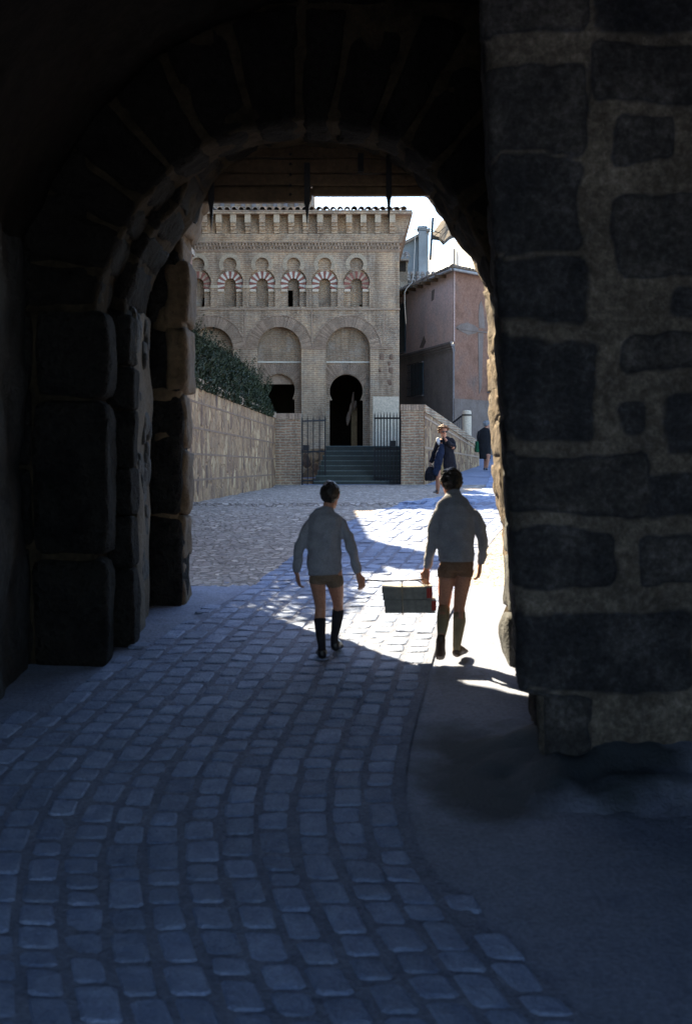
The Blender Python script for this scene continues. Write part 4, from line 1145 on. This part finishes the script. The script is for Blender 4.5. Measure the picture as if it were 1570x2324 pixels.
# ------------------------------------------------------------------ unseen buildings added out of frame to shade the street
gb = thing('shade_house', (-6, 25, 2.5), 'plain unseen house added behind the hedge to shade the paving', 'house')  # house added out of view for the shadow it casts
mb = MB(); mb.box(-11, -3.5, 21.6, 32.6, 2.0, 6.38); mb.build('wall', M['orange'], gb)
mb = MB(); mb.box(-11.2, -3.45, 21.5, 32.7, 6.381, 6.5); mb.build('roof', M['tile'], gb)
mb = MB(); mb.box(-4.3, -3.55, 23.3, 23.85, 6.501, 8.1); mb.build('chimney', M['brick'], gb)  # unseen chimney added for its narrow band of shade
nb = thing('shade_block', (-3, 62, 2), 'tall unseen brick block added behind the mosque to cast shade', 'building')
mb = MB(); mb.box(-9, .9, 60.1, 74, 1.0, 12.0); mb.build('wall', M['brick'], nb)
mb = MB(); mb.box(-9.3, -1.6, 60.0, 74.3, 12.001, 22); mb.build('shade_tower', M['brick_recess'], nb)  # unseen upper block added to keep the plaster house shaded
mb = MB(); mb.box(-1.59, 1.0, 60.0, 74.3, 12.001, 12.2); mb.build('roof', M['tile'], nb)
tw = thing('shade_building', (-8, 36, 2), 'tall unseen brick block with small windows added to shade the street', 'building')
mb = MB(); mb.box(-16, -4.7, 33.4, 38.2, 1.0, 13.1); mb.box(-16, -4.75, 38.2, 42.8, 1.0, 11.9); mb.box(-16, -6.3, 42.8, 58, 1.0, 15.4); mb.build('wall', M['brick'], tw)  # unseen stepped mass, heights shaped to shade the street but light the woman
mb = MB(); mb.box(-16.3, -4.65, 33.2, 38.3, 13.101, 13.3); mb.build('roof', M['tile'], tw)
for i in range(3):
    mb = MB(); mb.box(-14+i*3.3, -13+i*3.3, 33.33, 33.45, 9, 10.6); mb.build('window', M['shutter'], tw)

# ------------------------------------------------------------------ people
def hand(mb, wrist, d, curl, thumb, n_in, sc=1.0, scv=1.0):
    """wrist point, d = direction of the hand, curl = direction fingers bend to, thumb = side of the thumb"""
    d = Vector(d).normalized(); curl = Vector(curl); curl = (curl-d*curl.dot(d)).normalized(); th = Vector(thumb); th = (th-d*th.dot(d)-curl*th.dot(curl)).normalized()
    w_ = Vector(wrist); L = .075*sc
    mb.loft([w_-d*.01, w_+d*L*.5, w_+d*L], [(.022*sc, .014*sc), (.034*sc, .014*sc), (.034*sc, .012*sc)], 10, side=th)
    for k, (o_, fl) in enumerate(((.026, .062), (.009, .070), (-.009, .066), (-.026, .052))):
        b = w_+d*L*.95+th*o_*sc
        k1 = b+d*fl*.45*sc+curl*fl*.12*sc*n_in; k2 = k1+d*fl*.25*sc+curl*fl*.35*sc*n_in; k3 = k2+d*fl*.0*sc+curl*fl*.28*sc*n_in
        mb.loft([b-d*.01, k1, k2, k3], [.0078*sc, .0074*sc, .0068*sc, .0055*sc], 8)
    b = w_+d*L*.25+th*.024*sc; k1 = b+d*.028*sc+th*.018*sc+curl*.006; k2 = k1+d*.026*sc+curl*.014*sc
    mb.loft([b-th*.01, k1, k2], [.0105*sc, .0088*sc, .0068*sc], 8)
def head(mb, c, yaw, pitch=0, s=1.0):
    """head centre c; face looks along yaw (0 = +Y)"""
    R = Matrix.Rotation(yaw, 3, 'Z') @ Matrix.Rotation(pitch, 3, 'X'); c = Vector(c)
    def q(x, y, z): return c+R @ (Vector((x, y, z))*s)
    rows_ = [(-.118, .012, .030, .062), (-.105, .035, .045, .045), (-.08, .05, .062, .022), (-.045, .06, .078, .010), (0, .070, .088, -.002), (.04, .074, .092, -.006), (.07, .068, .083, -.01), (.095, .05, .06, -.012), (.110, .022, .028, -.012)]
    V = []; n = 16; Fc = []
    for z, a, b, yo in rows_:
        for j in range(n): th = 2*pi*j/n; V.append(q(a*cos(th), yo+b*sin(th), z))
    m = len(rows_)
    for i in range(m-1):
        for j in range(n): Fc.append((i*n+j, i*n+(j+1)%n, (i+1)*n+(j+1)%n, (i+1)*n+j))
    Fc += [tuple(range(n)), tuple((m-1)*n+j for j in range(n))]
    mb.add(V, Fc, True)
    mb.loft([q(0, .078, .012), q(0, .098, -.025), q(0, .094, -.034)], [(.008*s, .008*s), (.013*s, .012*s), (.014*s, .008*s)], 8)
    mb.loft([q(-.022, .078, -.062), q(0, .084, -.062), q(.022, .078, -.062)], [.006*s, .009*s, .006*s], 8)
    for sx in (-1, 1):
        mb.loft([q(sx*.070, -.012, .022), q(sx*.080, -.02, .004), q(sx*.072, -.012, -.032)], [(.008*s, .014*s), (.007*s, .018*s), (.007*s, .010*s)], 8)
    return q
def hairmesh(root, q, mat, s=1.0, fluff=.012, low=-.035, vol=1.0, disp=.008, part='hair'):
    mb = MB(); V = []; Fc = []; n = 24; m = 14
    for i in range(m+1):
        ph = pi*.5*i/m*1.62
        for j in range(n):
            th = 2*pi*j/n
            x = sin(ph)*cos(th); y = sin(ph)*sin(th); z = cos(ph); kk = 1 if z > 0 else 1+.25*z
            zz_ = z*.108+.010
            front = max(0, y+.15)
            lim = low+.13*front**.6
            zz_ = max(zz_, lim)
            wd = 1 if zz_ > lim+.001 else .96
            V.append(q(x*(.080+fluff)*vol*wd*kk, y*(.096+fluff)*vol*wd*kk-.008, zz_+fluff*.6))
    for i in range(m):
        for j in range(n): Fc.append((i*n+j, i*n+(j+1)%n, (i+1)*n+(j+1)%n, (i+1)*n+j))
    Fc.append(tuple(m*n+j for j in range(n)))
    mb.add(V, Fc, True)
    return mb.build(part, mat, root, .007, 1, disp, 28)
def shoe_mesh(heel, toe, w_=.038, h=.07, lift=0):
    mb = MB(); heel = Vector(heel); toe = Vector(toe); d = toe-heel
    pts = [heel+d*t for t in (0, .15, .4, .7, .92, 1.0)]
    hs_ = [h*.75, h, h*.95, h*.6, h*.4, h*.25]; ws_ = [w_*.75, w_*.9, w_*.85, w_*1.1, w_*.85, w_*.5]
    up = Vector((0, 0, 1)); up = (up-d.normalized()*up.dot(d.normalized())).normalized()
    mb.loft([p+up*hh/2 for p, hh in zip(pts, hs_)], [(a, b/2) for a, b in zip(ws_, hs_)], 12, side=d.cross(up))
    return mb
r1 = None
def P5(Y0): return lambda x, y, dy=0: at(*z5(x, y), Y0+dy)
def welts(bands, root):
    for k, (pts, rr) in enumerate(bands):
        mb = MB(); mid2 = [pts[0], pts[0].lerp(pts[1], .5), pts[1]]
        rr2 = [rr[0], ((rr[0][0]+rr[1][0])/2+.002, (rr[0][1]+rr[1][1])/2+.002), rr[1]]
        mb.loft(mid2, rr2, 24, cap=.02); mb.build('hem_band' if k == 0 else 'collar', M['sweater'], root)
# ---- left boy
def boy1():
    Y0 = 11.56; P = P5(Y0)
    root = thing('person', (P(370, 1285).x, Y0, gz(0, Y0)), 'boy on the left in grey sweater, brown shorts and dark knee socks', 'person')
    mb = MB()
    mb.loft([P(345, 715), P(345, 640), P(345, 500), P(347, 400), P(350, 350)], [(.12, .08), (.115, .075), (.115, .075), (.115, .075), (.06, .05)])
    mb.loft([P(356, 360, 0), P(366, 315, .01), P(376, 270, .02)], [.055, .044, .05])
    q = head(mb, P(379, 236, .03), radians(-14), radians(-6), .96)
    for pts, rr in (([(305, 700, 0), (300, 780, 0), (312, 860, .02), (318, 930, .03), (314, 1000, .01), (318, 1080, -.02), (326, 1160, -.04), (328, 1215, -.04)], [.072, .064, .053, .043, .045, .038, .028, .03]),
                    ([(395, 700, 0), (407, 780, .04), (420, 850, .09), (426, 905, .13), (425, 970, .14), (415, 1040, .15), (403, 1110, .17), (405, 1165, .18)], [.074, .069, .055, .043, .044, .037, .028, .03])):
        mb.loft([P(*p) for p in pts], rr, 14)
    for pts, rr in (([(268, 410, 0), (213, 482, -.01), (182, 590, 0), (168, 690, .03), (172, 716, .04)], [.020, .028, .026, .022, .022]),
                    ([(434, 410, 0), (482, 482, 0), (510, 580, 0), (540, 690, .01), (550, 722, .01)], [.020, .028, .026, .022, .022])):
        mb.loft([P(*p) for p in pts], rr, 12)
    hand(mb, P(174, 716, .04), (.15, .1, -1), (1, .4, -.2), (0, 1, 0), .8, 1.05)
    hand(mb, P(551, 722, .01), (.35, 0, -1), (-.6, .8, .1), (.2, 1, .1), 1.1, 1.05)
    mb.build('body', M['skin'], root, .005, 1)
    hairmesh(root, q, M['hair'], .96, .006, -.082)
    mb = MB()
    mb.loft([P(345, 722), P(342, 660), P(340, 560), P(343, 460), P(348, 400), (P(350, 365)), P(354, 338, .005), P(360, 318, .01)],
            [(.134, .095), (.143, .10), (.141, .10), (.143, .105), (.145, .105), (.132, .095), (.094, .075), (.054, .054)], 20, cap=0)
    bands = [([P(345, 724), P(344, 704)], [(.134, .097)]*2), ([P(357, 334, .006), P(361, 312, .012)], [(.058, .058), (.052, .052)])]
    for s_, pts, rr in ((-1, [(296, 395, 0), (258, 408, 0), (212, 480, -.01), (184, 590, 0), (170, 690, .03), (171, 712, .035)], [.034, .044, .047, .043, .036, .031]),
                    (1, [(408, 392, 0), (444, 408, 0), (484, 480, 0), (512, 580, 0), (541, 690, .01), (548, 714, .01)], [.034, .044, .046, .041, .035, .031])):
        mb.loft([P(*p) for p in pts], rr, 14, cap=.1)
    mb.build('sweater', M['sweater'], root, .007, 8, .013, (8, 8, 9))
    welts(bands, root)
    mb = MB()
    mb.loft([P(348, 690), P(348, 720), P(348, 745, .01)], [(.118, .085), (.130, .098), (.130, .098)], 18, cap=.2)
    mb.loft([P(312, 712), P(302, 745), P(300, 782)], [.066, .074, .071], 14, cap=0); mb.loft([P(388, 712), P(402, 745, .02), P(408, 785, .04)], [.066, .078, .076], 14, cap=0)
    mb.build('shorts', M['shorts'], root, .007, 2, .005, 12)
    mb = MB(); mb.loft([P(*p) for p in [(314, 998, .01), (318, 1080, -.02), (326, 1160, -.04), (328, 1215, -.04)]], [.049, .041, .032, .034], 14, cap=.05); mb.build('sock', M['sock_d'], root)
    mb = MB(); mb.loft([P(*p) for p in [(426, 940, .14), (424, 975, .14), (415, 1040, .15), (403, 1110, .17), (405, 1165, .18)]], [.047, .048, .041, .031, .034], 14, cap=.05); mb.build('sock', M['sock_d'], root)
    a = P(328, 1225, -.06); a.z = gz(0, a.y)+.035; b = Vector((a.x-.01, a.y+.21, gz(0, a.y+.21)+.03)); mb = shoe_mesh(a, b, .046, .105); mb.build('shoe', M['shoe'], root, .006, 1)
    a = P(408, 1170, .16); a.z = gz(0, a.y)+.05; b = Vector((a.x+.03, a.y+.2, gz(0, a.y+.2)+.03)); mb = shoe_mesh(a, b, .046, .105); mb.build('shoe', M['shoe'], root, .006, 1)
    return P(575, 757, .03)
def boy2():
    Y0 = 11.6; P = P5(Y0)
    root = thing('person', (P(1150, 1265).x, Y0, gz(0, Y0)), 'boy on the right in grey sweater, brown shorts and tan knee socks with bowed head', 'person')
    mb = MB()
    mb.loft([P(1155, 690), P(1155, 560), P(1150, 400), P(1145, 320), P(1140, 280, .02)], [(.12, .09), (.115, .08), (.12, .08), (.12, .08), (.07, .06)])
    mb.loft([P(1138, 290, .02), P(1133, 240, .05), P(1128, 190, .09)], [.058, .047, .05])
    q = head(mb, P(1122, 166, .10), radians(8), radians(-24), 1.04)
    for pts, rr in (([(1100, 660, 0), (1092, 750, 0), (1084, 830, .04), (1078, 920, .06), (1072, 980, .0), (1068, 1040, -.08), (1062, 1100, -.17)], [.066, .068, .058, .047, .049, .044, .031]),
                    ([(1205, 660, 0), (1195, 750, 0), (1180, 850, .02), (1170, 930, .02), (1172, 1000, .0), (1163, 1090, -.02), (1154, 1170, -.03), (1156, 1215, -.02)], [.066, .068, .055, .046, .050, .040, .029, .032])):
        mb.loft([P(*p) for p in pts], rr, 14)
    for pts, rr in (([(1052, 350, 0), (1012, 415, 0), (1000, 520, .01), (985, 620, .04), (972, 690, .06)], [.020, .028, .028, .026, .024]),
                    ([(1238, 355, 0), (1296, 420, 0), (1312, 510, .01), (1308, 620, .04), (1300, 655, .05)], [.020, .028, .028, .026, .024])):
        mb.loft([P(*p) for p in pts], rr, 12)
    hand(mb, P(971, 690, .06), (-.15, .1, -1), (.5, .8, 0), (.2, 1, 0), 1.1, 1.12)
    hand(mb, P(1299, 658, .05), (-.1, .0, -1), (-1, .4, 0), (0, 1, 0), .8, 1.12)
    mb.build('body', M['skin'], root, .005, 1)
    hairmesh(root, q, M['hair'], 1.04, .012, -.080, 1.0, .014)
    mb = MB()
    mb.loft([P(1152, 640), P(1152, 600), P(1150, 520), P(1147, 430), P(1143, 360), P(1140, 315, .0), P(1138, 280, .02), P(1136, 245, .04), P(1134, 222, .05)],
            [(.142, .105), (.152, .11), (.151, .105), (.154, .11), (.158, .115), (.154, .11), (.128, .095), (.084, .072), (.058, .058)], 20, cap=0)
    bands = [([P(1152, 643), P(1152, 622)], [(.144, .107)]*2), ([P(1135, 232, .045), P(1133, 214, .055)], [(.062, .062), (.056, .056)])]
    for pts, rr in (([(1082, 335, 0), (1040, 350, 0), (1014, 410, 0), (1003, 520, .01), (986, 620, .04), (973, 686, .06)], [.042, .052, .050, .045, .038, .033]),
                    ([(1212, 335, 0), (1252, 352, 0), (1297, 410, 0), (1312, 510, .01), (1309, 620, .04), (1301, 660, .05)], [.042, .052, .050, .045, .040, .034])):
        mb.loft([P(*p) for p in pts], rr, 14, cap=.1)
    mb.build('sweater', M['sweater'], root, .007, 8, .014, (8, 8, 9))
    welts(bands, root)
    mb = MB()
    mb.loft([P(1155, 610), P(1155, 660), P(1155, 700)], [(.125, .09), (.140, .106), (.138, .10)], 18, cap=.2)
    mb.loft([P(1106, 665), P(1094, 710), P(1092, 742)], [.072, .08, .076], 14, cap=0); mb.loft([P(1202, 665), P(1200, 700), P(1196, 735)], [.072, .08, .076], 14, cap=0)
    mb.build('shorts', M['shorts2'], root, .007, 2, .005, 12)
    mb = MB(); mb.loft([P(*p) for p in [(1077, 930, .055), (1072, 985, .0), (1068, 1040, -.08), (1062, 1100, -.17)]], [.050, .053, .047, .034], 14, cap=.05); mb.build('sock', M['sock_t'], root)
    mb = MB(); mb.loft([P(*p) for p in [(1170, 958, .015), (1172, 1010, .0), (1163, 1090, -.02), (1154, 1170, -.03), (1156, 1215, -.02)]], [.050, .053, .043, .032, .034], 14, cap=.05); mb.build('sock', M['sock_t'], root)
    a = P(1060, 1095, -.20); b = P(1052, 1245, -.13); mb = shoe_mesh(a+Vector((0, .05, 0)), b+Vector((0, .03, 0)), .046, .085)
    mb = MB(); mb.loft([P(1060, 1098, -.17), P(1057, 1130, -.17), P(1055, 1170, -.16), P(1054, 1215, -.13), P(1054, 1240, -.10)], [(.032, .04), (.040, .045), (.040, .035), (.047, .03), (.035, .022)], 12); mb.build('shoe', M['shoe_b'], root, .006, 1)
    a = P(1150, 1220, -.04); a.z = gz(0, a.y)+.035; b = Vector((a.x+.09, a.y+.2, gz(0, a.y+.2)+.03)); mb = shoe_mesh(a, b, .046, .10); mb.build('shoe', M['shoe_b'], root, .006, 1)
    return P(962, 752, .07)
h1 = boy1(); h2 = boy2()
# ---- boxes, rope
def boxthing(zx0, zx1, zy0, zy1, label, Y):
    p = at(*z5(zx0, zy0), Y); q = at(*z5(zx1, zy1), Y)
    root = thing('card_box', ((p.x+q.x)/2, Y+.1, q.z), label, 'box', 'grey card boxes')
    D = .22; lid = .05
    mb = MB(); mb.box(p.x+.006, q.x-.006, Y+.005, Y+D, q.z, p.z-.002); b = mb.build('box_body', M['card'], root)
    mb = MB(); t = .004; mb.box(p.x, q.x, Y, Y+D+.005, p.z-lid, p.z); mb.build('lid', M['card'], root)
    return root, p, q, D
r, p, q, D = boxthing(700, 1008, 800, 880, 'upper grey card box with a red end label hanging from the rope', 11.62)
mb = MB(); mb.box(q.x-.045, q.x+.003, 11.617, 11.62+D*.9, q.z+.012, p.z-.012); mb.build('red_label', M['red'], r)
r.rotation_euler = (0, radians(-1.0), radians(-3))
r, p2, q2, D = boxthing(712, 1030, 882, 962, 'lower grey card box with a red corner, tied under the upper box', 11.62)
mb = MB(); mb.box(q2.x-.035, q2.x+.003, 11.617, 11.62+D*.9, q2.z+.02, p2.z-.008); mb.build('red_label', M['red'], r)
r.rotation_euler = (0, radians(-.5), radians(-2))
sr = thing('twine', (p.x+.16, 11.7, q2.z), 'pale twine tied round the two grey card boxes', 'string')
mb = MB(); x1 = at(*z5(818, 800), 11.6).x; yf = 11.585; yb = 11.86
loopp = [(x1, yf, p.z+.01), (x1+.008, yf, q2.z-.01), (x1+.01, yb, q2.z-.012), (x1, yb, p.z+.012), (x1, yf, p.z+.01)]
mb.loft(loopp, [.0035]*5, 6); mb.build('loop', M['string'], sr)
rp_ = thing('carrying_rope', ((h1.x+h2.x)/2, 11.6, (h1.z+h2.z)/2), 'thin rope stretched between the hands of the two boys', 'rope')
mb = MB(); mid_ = (h1+h2)/2-Vector((0, 0, .012))
knot = Vector((x1+.01, 11.70, mid_.z-.004))
mb.loft([h1, h1.lerp(knot, .5)-Vector((0, 0, .008)), knot, knot.lerp(h2, .5), h2], [.006]*5, 8)
mb.loft([knot, Vector((x1+.004, 11.70, p.z+.01))], [.004, .004], 6)
mb.loft([knot+Vector((.12, 0, .004)), Vector((q.x-.06, 11.72, p.z+.005))], [.004, .004], 6)
mb.build('cord', M['rope'], rp_)
# ---- woman with sunglasses
def P4(Y0): return lambda x, y, dy=0: at(876.5+.199*x, 792.7+.199*y, Y0+dy)
def woman1():
    Y0 = 29.7; P = P4(Y0)
    root = thing('person', (P(600, 1690).x, Y0, gz(0, Y0)), 'auburn-haired woman in sunglasses and navy coat walking down the street holding a bag', 'person')
    mb = MB()
    mb.loft([P(660, 1250), P(665, 1150), P(665, 1080), P(668, 1030)], [(.15, .10), (.12, .09), (.15, .1), (.13, .09)])
    mb.loft([P(668, 1040), P(662, 1005, -.02), P(655, 985, -.04)], [.06, .05, .05])
    q = head(mb, P(648, 935, -.06), radians(180+18), radians(-14), 1.02)
    for pts, rr in (([(620, 1240, 0), (608, 1350, -.05), (592, 1440, -.08), (588, 1540, -.03), (582, 1640, .02), (575, 1665, .02)], [.085, .07, .052, .05, .03, .03]),
                    ([(700, 1240, 0), (705, 1350, .0), (700, 1440, .03), (700, 1540, .1), (698, 1640, .15), (697, 1660, .16)], [.085, .07, .052, .05, .03, .03])):
        mb.loft([P(*p) for p in pts], rr, 12)
    mb.loft([P(590, 1050), P(550, 1170), P(505, 1290)], [.045, .038, .025]); hand(mb, P(505, 1292), (-.1, 0, -1), (1, -.3, 0), (0, -1, 0), 1.2, .9)
    mb.loft([P(745, 1050), P(760, 1120, -.1), P(700, 1060, -.2), P(668, 1020, -.2)], [.045, .04, .032, .024]); hand(mb, P(668, 1022, -.2), (-.5, .2, 1), (-1, 0, .5), (-.4, .6, .3), .8, .9)
    mb.build('body', M['skin'], root, .007, 1)
    hairmesh(root, q, M['hair_red'], 1.0, .030, -.05, 1.0, .03)
    mb = MB()
    for sx in (-1, 1): mb.loft([q(sx*.032, .078, .008), q(sx*.032, .088, .008)], [(.026, .02)]*2, 10, cap=.1)
    mb.bar(q(-.07, .082, .014), q(.07, .082, .014), .008); mb.build('sunglasses', M['shoe'], root)
    mb = MB()
    mb.loft([P(705, 1420, .02), P(700, 1300), P(690, 1180), P(685, 1080), P(675, 1030), P(668, 1000, .01)], [(.19, .15), (.175, .14), (.15, .12), (.165, .12), (.15, .10), (.07, .07)], 18, cap=0)
    mb.loft([P(600, 1040), P(586, 1060), P(556, 1160), P(515, 1270), P(505, 1290)], [.065, .065, .058, .048, .042], 12, cap=.1)
    mb.loft([P(728, 1035), P(748, 1055), P(766, 1115, -.08), P(715, 1080, -.17), P(685, 1045, -.2)], [.065, .065, .062, .054, .04], 12, cap=.1)
    mb.build('coat', M['navy'], root, .010, 2, .014, 7)
    mb = MB(); mb.loft([P(640, 1085, -.12), P(615, 1180, -.13), P(590, 1280, -.12), (P(575, 1390, -.1)), P(560, 1440, -.1)], [(.05, .03), (.085, .04), (.09, .04), (.08, .04), (.05, .03)], 12); mb.build('folded_jacket', M['blue'], root, .012, 1, .02, 8)
    mb = MB(); mb.loft([P(588, 1015, -.07), P(590, 1050, -.09), P(600, 1090, -.1)], [(.04, .04), (.042, .035), (.02, .02)], 12); mb.build('sunlit_shoulder', M['sun_white'], root, .012, 1)  # white lump painted in for the sun highlight on her shoulder
    mb = MB(); mb.loft([P(640, 1240), P(630, 1340), P(632, 1430)], [(.15, .11), (.16, .12), (.17, .12)], 16, cap=0); mb.build('skirt', M['tan'], root, .012, 1)
    for x, y, dy in ((575, 1680, .02), (697, 1680, .14)):
        a = P(x, y, dy); a.z = gz(0, a.y)+.03; mb = shoe_mesh(a, a+Vector((-.07, -.2, 0)), .04, .06); mb.build('shoe', M['shoe'], root)
    bgt = thing('handbag', P(515, 1500), 'dark navy handbag hanging from the hand of the auburn-haired woman', 'bag')
    mb = MB(); mb.loft([P(500, 1340, -.02), P(505, 1380, -.02), P(515, 1450, -.02), P(520, 1492, -.02)], [(.06, .05), (.12, .06), (.15, .08), (.14, .07)], 16, cap=.2); mb.build('bag_body', M['navy'], bgt, .012, 1, .02, 7)
    mb = MB(); mb.loft([P(480, 1370, -.05), P(492, 1325, -.05), P(508, 1318, -.05), P(525, 1330, -.05), P(532, 1370, -.05)], [.01]*5, 6); mb.build('strap', M['shoe'], bgt)
woman1()
def woman2():
    Y0 = 44.3; P = P4(Y0)
    root = thing('person', (P(1130, 1390).x, Y0, gz(4, Y0)), 'grey-haired woman in a black coat seen from behind walking up the street', 'person')
    mb = MB()
    mb.loft([P(1130, 1200), P(1130, 1050), P(1130, 930)], [(.15, .1), (.14, .1), (.15, .1)]); mb.loft([P(1135, 930), P(1140, 890)], [.06, .05])
    q = head(mb, P(1143, 862, .02), radians(-50), 0, 1.0)
    for x, dy in ((1118, .05), (1142, -.08)):
        mb.loft([P(x+15, 1200, dy), P(x+12, 1270, dy), P(x+2, 1350, dy)], [.08, .055, .034], 12)
    mb.build('body', M['skin'], root, .009, 1)
    hairmesh(root, q, M['hair_grey'], 1.0, .022, -.05, 1.0, .02)
    mb = MB()
    mb.loft([P(1122, 1250), P(1122, 1150), P(1125, 1050), P(1128, 980), P(1130, 930), P(1138, 895)], [(.175, .13), (.19, .14), (.20, .14), (.21, .14), (.185, .12), (.08, .08)], 18, cap=0)
    mb.loft([P(1065, 940), P(1052, 1000), P(1050, 1080, .05)], [.07, .065, .055]); mb.loft([P(1190, 940), P(1212, 1000), P(1195, 1060, .12)], [.07, .065, .055])
    mb.build('coat', M['blackcoat'], root, .014, 2, .012, 6)
    for x, dy in ((1116, .05), (1142, -.08)):
        a = P(x, 1380, dy); a.z = gz(4, a.y)+.03; mb = shoe_mesh(a, a+Vector((.02, .2, .0)), .04, .06); mb.build('shoe', M['shoe'], root)
    bgt = thing('shopping_bag', P(1032, 1175), 'bright green shopping bag carried by the woman in the black coat', 'bag')
    mb = MB(); mb.loft([P(1036, 1050, .06), P(1034, 1110, .06), P(1032, 1172, .06)], [(.06, .10), (.075, .14), (.08, .15)], 12, cap=.1); mb.build('bag_body', M['green'], bgt, .014, 1, .015, 7)
    mb = MB(); mb.loft([P(1036, 1050, .0), P(1044, 1030, .05), P(1046, 1050, .12)], [.01]*3, 6); mb.build('strap', M['green'], bgt)
woman2()
